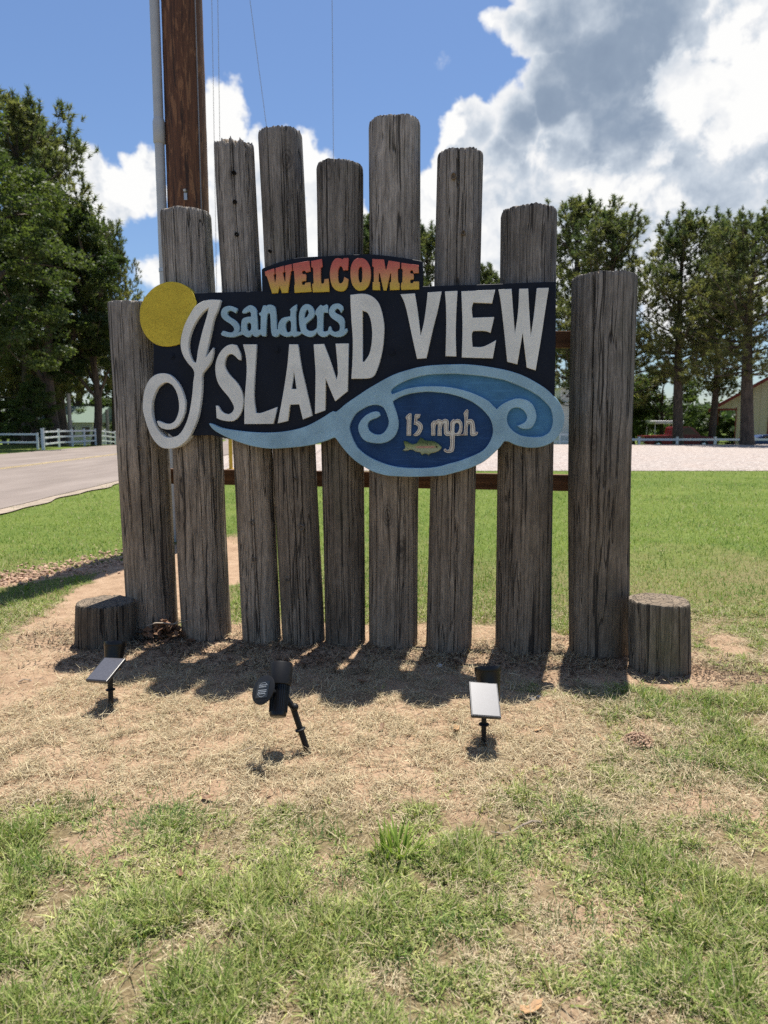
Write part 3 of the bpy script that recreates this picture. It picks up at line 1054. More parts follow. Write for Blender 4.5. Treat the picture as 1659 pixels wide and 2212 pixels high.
letter('letter', c1, [(640, 452), (620, 520), (590, 590), (570, 680), (548, 780), (527, 885), (585, 808), (580, 870), (560, 930), (510, 995), (500, 1020), (500, 1080), (495, 1170), (470, 1330), (435, 1420), (390, 1500), (320, 1555), (250, 1568), (190, 1555), (130, 1490), (90, 1400), (60, 1290), (57, 1230), (70, 1130), (100, 1060), (140, 1020), (190, 1003), (245, 1008), (295, 1045), (340, 1110), (370, 1200), (372, 1260), (360, 1320), (330, 1380), (300, 1410), (250, 1425), (200, 1415), (175, 1395), (162, 1365), (170, 1358), (220, 1378), (265, 1380), (300, 1355), (325, 1290), (328, 1230), (315, 1160), (285, 1100), (250, 1075), (215, 1075), (170, 1110), (140, 1170), (123, 1240), (125, 1310), (145, 1380), (180, 1440), (225, 1480), (280, 1482), (330, 1460), (375, 1390), (405, 1300), (425, 1180), (435, 1070), (440, 985), (390, 920), (355, 860), (340, 790), (345, 730), (370, 640), (410, 560), (450, 500), (500, 465), (560, 450)],
       ([(552, 508), (500, 550), (450, 620), (415, 700), (398, 780), (405, 850), (430, 910), (450, 925), (458, 915), (470, 830), (500, 700), (535, 580)],), front=BF - 0.030, thick=0.030 + 0.040, label='tall cursive letter I with a curled tail')
SUNP = [(1098, 500), (1060, 350), (1000, 240), (900, 160), (780, 110), (620, 92), (480, 125), (350, 190), (230, 300), (140, 430), (90, 560), (80, 700), (90, 830), (130, 960), (210, 1090), (320, 1190), (420, 1240), (550, 1260), (680, 1248), (800, 1215), (820, 1100), (870, 960), (940, 800), (1020, 660)]
letter('sun_disc', ci, SUNP, (), YELLOW, front=BF - 0.012, thick=0.012 + 0.042, label='round yellow sun at the upper left corner')

letter('letter', c1, [(792, 905), (790, 860), (760, 790), (720, 785), (680, 800), (640, 840), (610, 900), (600, 970), (615, 1060), (650, 1120), (700, 1180), (735, 1240), (740, 1270), (720, 1300), (690, 1308), (650, 1290), (620, 1245), (605, 1245), (610, 1338), (640, 1352), (690, 1362), (740, 1358), (780, 1320), (805, 1260), (810, 1200), (795, 1130), (760, 1070), (700, 1005), (672, 950), (675, 900), (695, 865), (720, 858), (745, 870), (775, 900)])
letter('letter', c1, [(808, 785), (910, 785), (897, 1000), (890, 1180), (905, 1300), (940, 1300), (1000, 1280), (1065, 1255), (1035, 1382), (818, 1383), (820, 1200), (835, 1000), (830, 880)])
letter('letter', c1, [(1155, 785), (1220, 785), (1245, 950), (1290, 1150), (1328, 1320), (1257, 1348), (1230, 1235), (1160, 1238), (1145, 1360), (1068, 1378), (1110, 1150), (1140, 950)], ([(1190, 985), (1172, 1120), (1210, 1120)],))
letter('letter', c1, [(1338, 785), (1415, 782), (1460, 900), (1510, 1050), (1520, 1000), (1503, 780), (1600, 778), (1593, 1135), (1500, 1212), (1460, 1120), (1428, 1040), (1425, 1280), (1348, 1308), (1352, 1000), (1345, 880)])
letter('letter', c2, [(128, 382), (230, 375), (290, 400), (330, 450), (358, 560), (362, 640), (345, 790), (300, 930), (265, 958), (135, 963), (142, 850), (145, 700), (135, 550), (130, 450)], ([(212, 490), (213, 845), (225, 845), (260, 790), (278, 690), (275, 590), (250, 510)],))
letter('letter', c2, [(475, 378), (575, 372), (595, 500), (615, 665), (640, 560), (665, 365), (760, 358), (735, 480), (700, 620), (655, 820), (590, 825), (560, 690), (520, 500), (500, 430)])
letter('letter', c2, [(783, 358), (870, 354), (862, 500), (858, 650), (862, 808), (787, 806), (792, 600), (790, 450)])
letter('letter', c2, [(897, 357), (1130, 347), (1110, 440), (980, 435), (970, 470), (975, 540), (1125, 535), (1100, 645), (1060, 632), (980, 632), (970, 650), (975, 742), (1040, 742), (1090, 722), (1138, 695), (1115, 822), (900, 815), (905, 600)])
letter('letter', c2, [(1155, 345), (1245, 340), (1255, 480), (1268, 650), (1290, 500), (1298, 340), (1360, 338), (1368, 500), (1378, 668), (1400, 520), (1420, 335), (1503, 333), (1480, 480), (1450, 680), (1412, 905), (1350, 885), (1322, 645), (1285, 863), (1215, 845), (1190, 600), (1170, 430)])

letter('cursive_word', cs, [(270, 125), (245, 185), (210, 160), (170, 150), (145, 170), (150, 200), (190, 235), (240, 265), (280, 310), (295, 360), (285, 400), (270, 415), (310, 400), (315, 290), (330, 250), (370, 230), (430, 222), (430, 180), (410, 160), (350, 185), (325, 180), (330, 150), (370, 110), (420, 85), (465, 100), (495, 140), (500, 200), (508, 300), (510, 370), (525, 385), (545, 375), (548, 215), (530, 205), (525, 180), (550, 170), (575, 90), (605, 85), (612, 95), (640, 80), (690, 85), (720, 110), (735, 250), (740, 375), (752, 378), (760, 310), (790, 255), (830, 232), (900, 220), (905, 165), (895, 140), (930, 105), (978, 75), (978, 145), (968, 170), (975, 400), (1030, 408),
       (1012, 330), (1005, 250), (1008, 190), (1030, 120), (1070, 80), (1110, 72), (1160, 95), (1190, 150), (1195, 195), (1170, 240), (1100, 300), (1085, 320), (1095, 370), (1130, 392), (1180, 390), (1220, 360), (1225, 300), (1220, 215), (1200, 195), (1205, 155), (1235, 110), (1265, 80), (1295, 95), (1340, 75), (1352, 90), (1355, 180), (1310, 172), (1300, 190), (1295, 395), (1320, 402), (1355, 390), (1365, 350), (1380, 335), (1395, 355), (1400, 385), (1440, 405), (1490, 390), (1498, 340), (1480, 300), (1440, 270), (1390, 230), (1365, 180), (1372, 130), (1410, 80), (1480, 65), (1530, 95), (1540, 130), (1512, 180), (1490, 140), (1465, 125), (1440, 140), (1435, 165), (1470, 190), (1520, 215), (1550, 260), (1555, 330), (1550, 375), (1580, 362), (1590, 385), (1575, 420), (1530, 455), (1470, 468), (1410, 455), (1372, 432), (1330, 462), (1280, 465), (1240, 440), (1222, 405), (1200, 440), (1150, 467), (1100, 460), (1055, 435), (1037, 424),
       (1000, 450), (945, 468), (925, 450), (880, 465), (830, 460), (790, 440), (775, 425), (755, 460), (715, 467), (685, 450), (672, 400), (660, 200), (645, 175), (625, 200), (615, 300), (610, 460), (570, 458), (545, 435), (500, 465), (470, 462), (445, 435), (410, 468), (370, 465), (330, 440), (280, 450), (230, 468), (150, 468), (80, 450), (70, 430), (90, 395), (115, 395), (160, 410), (205, 412), (230, 385), (220, 350), (180, 310), (110, 265), (75, 220), (70, 170), (95, 120), (140, 98), (190, 95), (235, 110)],
       ([(405, 290), (380, 310), (382, 360), (395, 392), (415, 395), (432, 370), (430, 310)], [(885, 265), (850, 300), (845, 350), (860, 405), (885, 412), (908, 395), (912, 320), (905, 280)], [(1100, 138), (1080, 175), (1072, 240), (1100, 225), (1125, 180), (1115, 145)]), PALEBLUE, label='joined pale blue letters reading sanders')

# --- the wave: a thick cut-out plate with two carved hollows
WF = BF - 0.034
wave = smooth_loop(
    c1([(550, 1380), (565, 1378), (640, 1410), (750, 1430), (900, 1445), (1050, 1445), (1170, 1430), (1280, 1400), (1400, 1338), (1480, 1288)], WF)
    + cv1([(60, 745), (190, 640), (350, 530), (500, 430), (700, 315), (850, 240), (1000, 190), (1150, 150), (1300, 125), (1480, 112), (1659, 107)], WF)
    + cv2([(200, 105), (400, 120), (600, 150), (800, 190), (1000, 255), (1200, 360), (1340, 455), (1420, 535), (1440, 548), (1490, 610), (1535, 700), (1565, 800), (1560, 900), (1525, 1010), (1450, 1120), (1350, 1190), (1200, 1232), (1050, 1232), (900, 1195), (800, 1150), (750, 1150), (700, 1220), (600, 1320), (480, 1420), (340, 1490), (200, 1540), (0, 1595)], WF)
    + cv1([(1500, 1612), (1300, 1622), (1100, 1628), (900, 1622), (740, 1610), (550, 1555), (400, 1470), (280, 1380), (150, 1240), (50, 1105)], WF)
    + c1([(1490, 1486), (1430, 1510), (1300, 1545), (1150, 1562), (1010, 1568), (880, 1550), (780, 1520), (690, 1485), (640, 1460), (580, 1420)], WF), 4, 50)
deep = smooth_loop(
    cv1([(825, 605), (900, 560), (1000, 520), (1150, 490), (1300, 478), (1450, 488), (1576, 505)], WF)
    + cv2([(150, 545), (300, 605), (400, 670), (480, 740), (560, 840), (590, 920), (600, 1010), (585, 1090), (530, 1200), (450, 1280), (320, 1345), (150, 1410)], WF)
    + cv1([(1576, 1450), (1450, 1485), (1300, 1505), (1150, 1508), (950, 1500), (800, 1475), (650, 1425), (500, 1355), (370, 1255), (300, 1150), (250, 1020), (240, 950), (260, 880), (320, 780), (400, 720), (500, 670), (600, 655), (680, 680), (720, 730), (755, 820), (768, 890), (750, 960), (700, 1030), (640, 1055), (570, 1045), (510, 1005), (485, 950), (490, 900), (530, 860), (610, 830), (655, 800), (640, 755), (590, 742), (500, 770), (420, 830), (370, 900), (355, 970), (380, 1060), (440, 1135), (520, 1165), (620, 1178), (720, 1165), (800, 1125), (860, 1060), (895, 970), (900, 880), (880, 780), (850, 690), (830, 640)], WF), 4, 60)
mid = smooth_loop(
    cv1([(800, 490), (810, 450), (880, 390), (1000, 330), (1150, 280), (1300, 250), (1500, 238), (1659, 235)], WF)
    + cv2([(180, 241), (300, 250), (450, 265), (600, 290), (750, 320), (900, 375), (1050, 440), (1200, 525), (1300, 610), (1380, 710), (1410, 830), (1405, 920), (1370, 1010), (1300, 1065), (1230, 1085), (1100, 1085), (980, 1065), (880, 1010), (810, 930), (790, 850), (810, 760), (860, 705), (940, 692), (1010, 725), (1055, 790), (1060, 840), (1030, 890), (980, 915), (930, 935), (960, 965), (1040, 982), (1110, 970), (1160, 910), (1188, 820), (1175, 730), (1130, 640), (1060, 590), (960, 565), (860, 580), (760, 625), (700, 665), (650, 712), (600, 660), (540, 600), (430, 540), (300, 485), (150, 440)], WF)
    + cv1([(1576, 412), (1450, 403), (1300, 400), (1150, 410), (1000, 440), (880, 485), (820, 505)], WF), 4, 60)
tag(plate('wave', [wave, deep, mid], WF, 0.052, WAVEBLUE, board, 0.004), 'light blue curling wave carved along the lower edge')
HF = BF - 0.012                     # floor of the hollows
deep_floor = cv1([(180, 560), (700, 560)], HF)
tag(plate('deep_water', [smooth_loop(cv1([(215, 950), (300, 760), (560, 620), (800, 600), (1000, 500), (1300, 450), (1576, 480)], HF) + cv2([(300, 580), (500, 725), (590, 850), (628, 1010), (590, 1140), (480, 1290), (320, 1375), (150, 1435)], HF) + cv1([(1450, 1515), (1150, 1535), (800, 1505), (500, 1380), (300, 1210)], HF), 4)], HF, 0.024, DEEPBLUE, board, 0.002), 'deep blue oval hollow inside the wave')
tag(plate('shallow_water', [smooth_loop(cv1([(775, 500), (800, 430), (1000, 305), (1300, 222), (1659, 205)], HF - 0.0015) + cv2([(300, 222), (600, 262), (900, 345), (1200, 495), (1340, 615), (1435, 800), (1430, 940), (1380, 1040), (1240, 1110), (1100, 1110), (960, 1085), (860, 1020), (775, 900), (760, 800), (640, 735), (560, 640), (430, 560), (150, 460)], HF - 0.0015) + cv1([(1450, 425), (1150, 432), (900, 510)], HF - 0.0015), 4)], HF - 0.0015, 0.024, MIDBLUE, board, 0.002), 'mid blue hollow of the breaking wave')

DF = HF - 0.012
NUMM = painted('speed_letter_paint', (0.72, 0.69, 0.60), wear=0.1)
OUTL = plain('reddish_outline_paint', (0.16, 0.07, 0.045), 0.7)
SPEED = [
    ([(130, 215), (190, 160), (238, 158), (242, 210), (235, 400), (232, 600), (145, 602), (148, 400), (150, 290), (130, 260)], ()),
    ([(312, 170), (425, 170), (400, 245), (360, 255), (350, 300), (400, 320), (450, 370), (468, 430), (450, 500), (410, 570), (350, 608), (290, 608), (270, 580), (290, 570), (340, 520), (375, 460), (365, 410), (320, 385), (285, 375), (295, 340), (300, 260)], ()),
    ([(635, 360), (690, 300), (720, 305), (770, 275), (800, 275), (850, 295), (900, 270), (950, 275), (985, 310), (985, 400), (980, 500), (1015, 520), (1020, 420), (1018, 350), (1050, 295), (1080, 270), (1110, 285), (1160, 268), (1220, 290), (1255, 350), (1260, 440), (1250, 520), (1225, 570), (1260, 575), (1285, 550), (1300, 400), (1300, 230), (1280, 155), (1320, 100), (1350, 72), (1380, 95), (1375, 200), (1365, 280), (1420, 268), (1470, 290), (1500, 350), (1515, 450), (1520, 525), (1575, 530), (1565, 570), (1520, 605), (1450, 608), (1420, 580), (1415, 480), (1418, 400), (1400, 360), (1380, 370), (1365, 450), (1365, 595), (1255, 598), (1180, 605), (1110, 600), (1105, 700), (1100, 850), (1075, 925), (1000, 948), (930, 938), (890, 910), (890, 875), (925, 858), (950, 890), (990, 880), (1015, 800), (1015, 650), (1010, 605), (940, 605), (895, 570), (890, 470), (890, 375), (865, 370), (845, 450), (848, 605), (760, 602), (770, 450), (768, 370), (745, 365), (720, 420), (715, 600), (635, 600), (640, 480)], ([(1140, 345), (1110, 370), (1100, 440), (1100, 540), (1130, 555), (1170, 530), (1200, 450), (1195, 380), (1170, 350)],)),
]
for q, (ol, hs) in enumerate(SPEED):
    letter('digit' if q < 2 else 'speed_unit', cm, ol, hs, NUMM, front=DF, thick=0.016, bevel=0.0015, label=(None, None, 'joined cream letters reading mph')[q])
    # the thin reddish line painted just inside each figure
    lp = smooth_loop(cm(ol, DF - 0.001), 3)
    n = len(lp)
    cx = []
    area = sum(lp[i][0] * lp[(i + 1) % n][1] - lp[(i + 1) % n][0] * lp[i][1] for i in range(n))
    sgn = 1 if area > 0 else -1
    loops2 = []
    for off in (0.0055, 0.0078):
        pts = []
        for i in range(n):
            tdir = Vector(lp[(i + 1) % n]) - Vector(lp[i - 1])
            if tdir.length < 1e-9: tdir = Vector((1, 0))
            tdir.normalize()
            nrm = Vector((-tdir.y, tdir.x)) * sgn
            pts.append(Vector(lp[i]) + nrm * off)
        loops2.append(pts)
    bm = bmesh.new()
    ra = [bm.verts.new((p.x, DF - 0.0012, p.y)) for p in loops2[0]]
    rb_ = [bm.verts.new((p.x, DF - 0.0012, p.y)) for p in loops2[1]]
    for i in range(n): bm.faces.new((ra[i], ra[(i + 1) % n], rb_[(i + 1) % n], rb_[i]))
    from_bm('painted_outline', bm, OUTL, board)


def fish_mat(x0, x1, z0, z1):
    m, t, b = new_mat('trout_paint')
    c = t.coords()
    s = t.new('ShaderNodeSeparateXYZ')
    t.l.new(c, s.inputs[0])
    u = t.mapr(s.outputs[0], x0, x1)
    v = t.mapr(s.outputs[2], z0, z1)
    col = t.ramp(v, [(0.0, (.20, .24, .10)), (0.3, (.36, .40, .26)), (0.52, (.26, .31, .13)), (0.72, (.07, .12, .03)), (1.0, (.035, .075, .015))])
    str_ = t.math('MULTIPLY', t.mapr(t.math('ABSOLUTE', t.math('SUBTRACT', v, t.math('ADD', 0.455, t.math('MULTIPLY', u, 0.03)))), 0.035, 0.085, 1, 0, smooth=True), t.math('MULTIPLY', t.mapr(u, 0.30, 0.42, 0, 1), t.mapr(u, 0.78, 0.88, 1, 0)))
    col = t.mix(t.math('MULTIPLY', str_, 0.85), col, (0.48, 0.22, 0.17))
    vo = t.new('ShaderNodeTexVoronoi')
    t.l.new(t.scale(c, (1, 0.02, 1)), vo.inputs['Vector'])
    vo.inputs['Scale'].default_value = 105
    spot = t.math('MULTIPLY', t.mapr(vo.outputs['Distance'], 0.22, 0.3, 1, 0), t.math('MAXIMUM', t.mapr(u, 0.22, 0.3, 1, 0), t.mapr(v, 0.38, 0.6, 0.35, 1)))
    col = t.mix(spot, col, (0.012, 0.014, 0.006))
    eu, ev = t.math('SUBTRACT', u, 0.875), t.math('MULTIPLY', t.math('SUBTRACT', v, 0.485), 0.46)
    ed = t.math('SQRT', t.math('ADD', t.math('MULTIPLY', eu, eu), t.math('MULTIPLY', ev, ev)))
    col = t.mix(t.mapr(ed, 0.022, 0.028, 1, 0), col, (0.004, 0.004, 0.004))
    set_p(b, t, Base_Color=col, Roughness=0.45)
    return m


FISH = [(80, 700), (150, 715), (260, 770), (330, 755), (370, 720), (410, 650), (430, 640), (470, 655), (510, 690), (560, 700), (680, 710), (760, 750), (810, 790), (845, 830), (830, 870), (780, 910), (700, 945), (630, 960), (580, 1000), (550, 970), (500, 965), (450, 1000), (430, 960), (410, 940), (330, 925), (270, 890), (210, 885), (150, 910), (60, 905), (90, 870), (120, 830), (95, 770)]
fp = cm(FISH, DF)
fish = letter('fish', cm, FISH, (), None, front=DF - 0.004, thick=0.020, bevel=0.005, label='painted trout with dark spots and a pink stripe')
fish.data.materials.append(fish_mat(min(p[0] for p in fp), max(p[0] for p in fp), min(p[1] for p in fp), max(p[1] for p in fp)))
for (px, py, fn) in ((275, 875, c1), (1065, 825, c1), (418, 780, c2), (1330, 870, c2)):
    x, z = fn([(px, py)], BF)[0]
    bm = bmesh.new()
    Mx = Matrix.Translation((x, BF - 0.004, z)) @ Matrix.Rotation(R(90), 4, 'X')
    bmesh.ops.create_cone(bm, cap_ends=True, segments=6, radius1=0.014, radius2=0.012, depth=0.012, matrix=Mx)
    bmesh.ops.create_cone(bm, cap_ends=True, segments=16, radius1=0.021, radius2=0.020, depth=0.006, matrix=Matrix.Translation((x, BF - 0.001, z)) @ Matrix.Rotation(R(90), 4, 'X'))
    from_bm('bolt_head', bm, NAVY, board)
# weathered cedar laths behind the right end, and a thin green cable down the post
tube('cable', [Vector((on_sign(1192, 980, FRONT_Y + 0.12)[0], FRONT_Y + 0.12, on_sign(1192, 960, FRONT_Y)[1])), Vector((on_sign(1190, 1390, FRONT_Y + 0.12)[0], FRONT_Y + 0.12, 0.01))], 0.004, plain('green_cable', (0.02, 0.10, 0.07), 0.5), sign, 6)

# ------------------------------------------------------------------ stumps
def stump(px, py_front, w_px, top_y, seed, label, lean=(0, 0), slant=0.0):
    g = ground_at(px, py_front)
    zc = g.y * CP + CAM_H * SP
    rb = w_px / 2 / FPX * zc
    cy = g.y + rb * 0.93
    d = ray(px, top_y)
    t = cy / d.y
    h = CAM_H + d.z * t
    o, mi = log_mesh('wood_stump', lean, rb, rb * 0.97, h, seed, rag=0.012, nu=210, nv=16, slant=slant, ncrack=20, flat_top=True)
    finish_log(o, mi, [STUMP, END], None, (d.x * cy / d.y, cy, 0))
    tag(o, label, 'stump', 'short log stumps at the ends of the sign')
    return o


stump(222, 1405, 126, 1298, 301, 'short leaning log stump at the left end of the sign', (0.018, 0.0))
stump(1433, 1462, 134, 1293, 302, 'short log stump with a cracked flat top at the right end of the sign', (-0.02, 0.0))


# ------------------------------------------------------------------ solar spotlights
def basis(ex, ey):
    ey = Vector(ey).normalized()
    ex = Vector(ex)
    ex = (ex - ey * ex.dot(ey)).normalized()
    ez = ex.cross(ey)
    return Matrix((ex, ey, ez)).transposed().to_4x4()


CELLM, ct, cbb = new_mat('solar_cell')
cc = ct.coords()
cn = ct.noise(cc, 160, 3, 0.6)
set_p(cbb, ct, Base_Color=ct.ramp(ct.mapr(cn, 0.3, 0.7), [(0, (.05, .05, .06)), (1, (.085, .085, .10))]), Roughness=0.46)
cbb.inputs['Specular IOR Level'].default_value = 0.6
cbb.inputs['Coat Weight'].default_value = 0.35
cbb.inputs['Coat Roughness'].default_value = 0.28


PANELF = plain('satin_black_plastic', (0.03, 0.03, 0.032), 0.34, spec=0.9)


def spike_parts(root, base, top, r=0.0115):
    L = top - base
    bm = bmesh.new()
    tube_bm(bm, [base - L.normalized() * 0.06, base, base + L * 0.5, top], [r * 0.7, r, r, r], 12)
    u, v = frame_of(L)
    for k in range(4):
        a = u * math.cos(k * math.pi / 2 + .4) + v * math.sin(k * math.pi / 2 + .4)
        tube_bm(bm, [base + a * r * 0.85, top + a * r * 0.85], [0.0028, 0.0028], 6)
    from_bm('stake', bm, BLACKM, root, smooth=40)
    c = base + L * 0.52
    n = L.normalized()
    tube('collar', [c - n * 0.004, c - n * 0.002, c + n * 0.002, c + n * 0.004], [0.021, 0.0235, 0.0235, 0.021], BLACKM, root, 20)


def bell_head(root, bottom, top, rb, rt):
    ax = (top - bottom)
    h = ax.length
    M = Matrix.Translation(bottom) @ Vector((0, 0, 1)).rotation_difference(ax.normalized()).to_matrix().to_4x4()
    head = lathe('lamp_head', [(0, -0.004), (rb * 0.7, -0.003), (rb, 0.004), (rb * 1.02, h * 0.1), (rt * 0.95, h * 0.80), (rt * 0.965, h * 0.815), (rt * 0.99, h * 0.83), (rt, h * 0.97), (rt * 0.985, h), (rt * 0.9, h), (rt * 0.84, h * 0.93)], BLACKP, root, 36, M)
    lathe('lens', [(rt * 0.87, h * 0.9), (rt * 0.4, h * 0.925), (0, h * 0.93)], LAMPW, head, 24, M)


def rect_light(base_px, panel_px, tilt_vecs, w, l, head_px, label, head_r, yoff=0.0):
    b = ground_at(*base_px)
    root = empty('solar_spotlight', b, 0, label, 'solar light', 'solar spotlights aimed at the sign')
    pc = at_depth(panel_px[0], panel_px[1], b.y + yoff) - b
    spike_parts(root, Vector((0, 0, 0)), Vector((pc.x * 0.25, 0.012, pc.z - 0.035)))
    M = Matrix.Translation(pc) @ basis(*tilt_vecs)
    panel = box('solar_panel', (-w / 2, -l / 2, -0.016), (w / 2, l / 2, 0.0), PANELF, root, 0.003, M)
    box('gasket', (-w / 2 + .0042, -l / 2 + .0042, 0.0002), (w / 2 - .0042, l / 2 - .0042, 0.0009), BLACKM, panel, 0.0, M)
    box('solar_cell', (-w / 2 + .006, -l / 2 + .006, 0.0003), (w / 2 - .006, l / 2 - .006, 0.0016), CELLM, panel, 0.0004, M)
    box('hinge', (-0.014, -0.03, -0.05), (0.014, 0.03, -0.014), BLACKM, root, 0.004, M)
    ht = at_depth(head_px[0], head_px[1], b.y + 0.135) - b
    hb = Vector((ht.x + 0.004, ht.y - 0.06, ht.z - 0.125))
    bell_head(root, hb, ht, head_r * 0.74, head_r)
    tube('arm', [Vector((pc.x * 0.25, 0.012, pc.z - 0.04)), (hb + Vector((0, 0.0, 0.03)))], 0.012, BLACKM, root, 10)
    return root


rect_light((240, 1527), (228, 1445), ((0.96, -0.22, 0.085), (0.25, 0.86, 0.40)), 0.124, 0.165, (249, 1387), 'solar spotlight with a grey square panel in front of the left stump', 0.054, -0.02)
rect_light((1045, 1612), (1047, 1510), ((0.99, -0.01, -0.088), (0.035, 0.865, 0.50)), 0.128, 0.183, (1053, 1441), 'solar spotlight with a bright white glaring panel on the right', 0.060, -0.02)

# the middle one: ribbed lamp on a leaning stake with a round panel
b = ground_at(666, 1627)
root = empty('solar_spotlight', b, 0, 'leaning solar spotlight with a round panel in the middle', 'solar light', 'solar spotlights aimed at the sign')
kn = at_depth(633, 1528, b.y + 0.015) - b
spike_parts(root, Vector((0, 0, 0)), kn, 0.012)
bmk = bmesh.new()
bmesh.ops.create_uvsphere(bmk, u_segments=16, v_segments=10, radius=0.017, matrix=Matrix.Translation(kn + Vector((0.008, -0.006, 0.004))))
from_bm('pivot_knob', bmk, BLACKM, root, smooth=60)
lo = at_depth(600, 1549, b.y - 0.05) - b
hi = at_depth(608, 1434, b.y + 0.075) - b
ax = hi - lo
hl = ax.length
MH = Matrix.Translation(lo) @ Vector((0, 0, 1)).rotation_difference(ax.normalized()).to_matrix().to_4x4()
lathe('lamp_body', [(0, -0.002), (0.030, 0.0), (0.0345, 0.004), (0.0365, 0.014), (0.0365, 0.018), (0.0395, hl * 0.62), (0.040, hl * 0.64)], BLACKP, root, 32, MH)
bmr = bmesh.new()
for k in range(26):
    a = 2 * math.pi * k / 26
    p0 = MH @ Vector((0.037 * math.cos(a), 0.037 * math.sin(a), 0.02))
    p1 = MH @ Vector((0.0400 * math.cos(a), 0.0400 * math.sin(a), hl * 0.63))
    tube_bm(bmr, [p0, p1], [0.0022, 0.0022], 5)
from_bm('ribs', bmr, BLACKP, root, smooth=60)['kind'] = 'stuff'
lathe('lamp_hood', [(0.044, hl * 0.58), (0.0475, hl * 0.59), (0.049, hl * 0.66), (0.050, hl * 0.98), (0.0485, hl), (0.045, hl), (0.044, hl * 0.9)], BLACKM, root, 36, MH)
lathe('lens', [(0.044, hl * 0.9), (0.02, hl * 0.93), (0, hl * 0.935)], LAMPW, root, 24, MH)
tube('arm', [kn, lo + ax * 0.35 + Vector((0.02, 0.02, 0))], [0.012, 0.015], BLACKM, root, 10)
pc = at_depth(568, 1490, b.y - 0.085) - b
Md = Matrix.Translation(pc) @ basis((0.84, -0.50, 0.33), (0.10, 0.58, 0.78))
pan = lathe('solar_panel', [(0, -0.007), (0.058, -0.007), (0.062, -0.004), (0.062, -0.001), (0.060, 0.0), (0, 0.0005)], BLACKM, root, 40, Md)
box('solar_cell', (-0.034, -0.034, 0.0008), (0.034, 0.034, 0.0022), GLASSD, pan, 0.0004, Md)
PRINT = plain('pale_print', (0.42, 0.45, 0.48), 0.6)
bmp_ = bmesh.new()
for k in range(6):
    zz = -0.018 + k * 0.0072
    if k == 3: continue
    x = -0.024
    rs = random.Random(40 + k)
    while x < 0.018:
        l = rs.uniform(0.003, 0.008)
        vs = [bmp_.verts.new(Md @ Vector(q)) for q in ((x, zz, .0025), (x + l, zz, .0025), (x + l, zz + .0026, .0025), (x, zz + .0026, .0025))]
        bmp_.faces.new(vs)
        x += l + 0.0015
for k in range(40):
    a0, a1 = 2 * math.pi * k / 40, 2 * math.pi * (k + 1) / 40
    if abs(math.sin((a0 + a1) / 2)) < 0.55: continue
    bmp_.faces.new([bmp_.verts.new(Md @ Vector((rr * math.cos(a), rr * math.sin(a), .0025))) for rr, a in ((.029, a0), (.030, a0), (.030, a1), (.029, a1))])
from_bm('label_print', bmp_, PRINT, pan)
tube('panel_arm', [pc + Md.to_3x3() @ Vector((0, 0, -0.006)), lo + ax * 0.45], 0.010, BLACKM, root, 8)

# ------------------------------------------------------------------ utility pole
PY = 8.6
PXc = at_depth(407, 455, PY).x
pole = empty('utility_pole', (PXc, PY, 0), 0, 'tall red brown wooden utility pole with a grey conduit behind the sign', 'utility pole')
PR = 44 / FPX * (PY * CP - 2.4 * SP)
bm = bmesh.new()
rs = np.random.default_rng(5)
hs = np.concatenate([np.linspace(-0.3, 7, 90), np.linspace(7.3, 12.5, 12)])
nu = 72
jit = rs.normal(0, 1, (len(hs), nu))
jit = (jit + np.roll(jit, 1, 0) + np.roll(jit, 2, 0) + np.roll(jit, 3, 0)) / 4
vs = []
for i, h in enumerate(hs):
    r = PR * (1.05 - 0.018 * h)
    vs.append([bm.verts.new(((r + 0.0022 * jit[i, k] + 0.002 * math.sin(7 * 2 * math.pi * k / nu)) * math.cos(2 * math.pi * k / nu), (r + 0.0022 * jit[i, k]) * math.sin(2 * math.pi * k / nu), h)) for k in range(nu)])
for a, c_ in zip(vs, vs[1:]):
    for k in range(nu): bm.faces.new((a[k], a[(k + 1) % nu], c_[(k + 1) % nu], c_[k]))
bm.faces.new(vs[-1])
from_bm('pole_shaft', bm, POLE, pole, smooth=60)
cx_, cy_ = -PR - 0.022, -0.12
cond = tube('conduit', [(cx_ - 0.012, cy_, -0.2), (cx_ - 0.012, cy_, 3.9), (cx_ - 0.012, cy_, 8.5)], 0.054, PVC, pole, 24)
zc1 = at_depth(345, 310, PY - 0.1).z
tube('coupling', [(cx_ - .012, cy_, zc1 - 0.01), (cx_ - .012, cy_, zc1), (cx_ - .012, cy_, zc1 + 0.22), (cx_ - .012, cy_, zc1 + 0.26)], [0.060, 0.067, 0.067, 0.056], PVC, cond, 24)
zs1 = at_depth(351, 585, PY - 0.1).z
tube('strap', [(cx_ - .012, cy_, zs1 - 0.02), (cx_ - .012, cy_, zs1 + 0.02)], 0.060, STEEL, cond, 24)
bx = at_depth(400, 412, PY - PR)
bm = bmesh.new()
bmesh.ops.create_cone(bm, cap_ends=True, segments=6, radius1=0.022, radius2=0.016, depth=0.05, matrix=Matrix.Translation((bx.x - PXc, -PR - 0.01, bx.z)) @ Matrix.Rotation(R(100), 4, 'X'))
box_bm(bm, (bx.x - PXc - .016, -PR - .004, bx.z - .10), (bx.x - PXc + .020, -PR + .004, bx.z - 0.02), 0.002)
from_bm('bolt', bm, STEEL, pole)
tube('ground_wire', [(PR * 0.80, -PR * 0.66, z) for z in (0.0, 1.5, 3, 4.5, 6, 9)], 0.006, WIREM, pole, 6)
bm = bmesh.new()
for (a, rr, s) in [(0.05, 1.0, 1), (0.25, 1.1, .8)]:
    pass
bm.free()

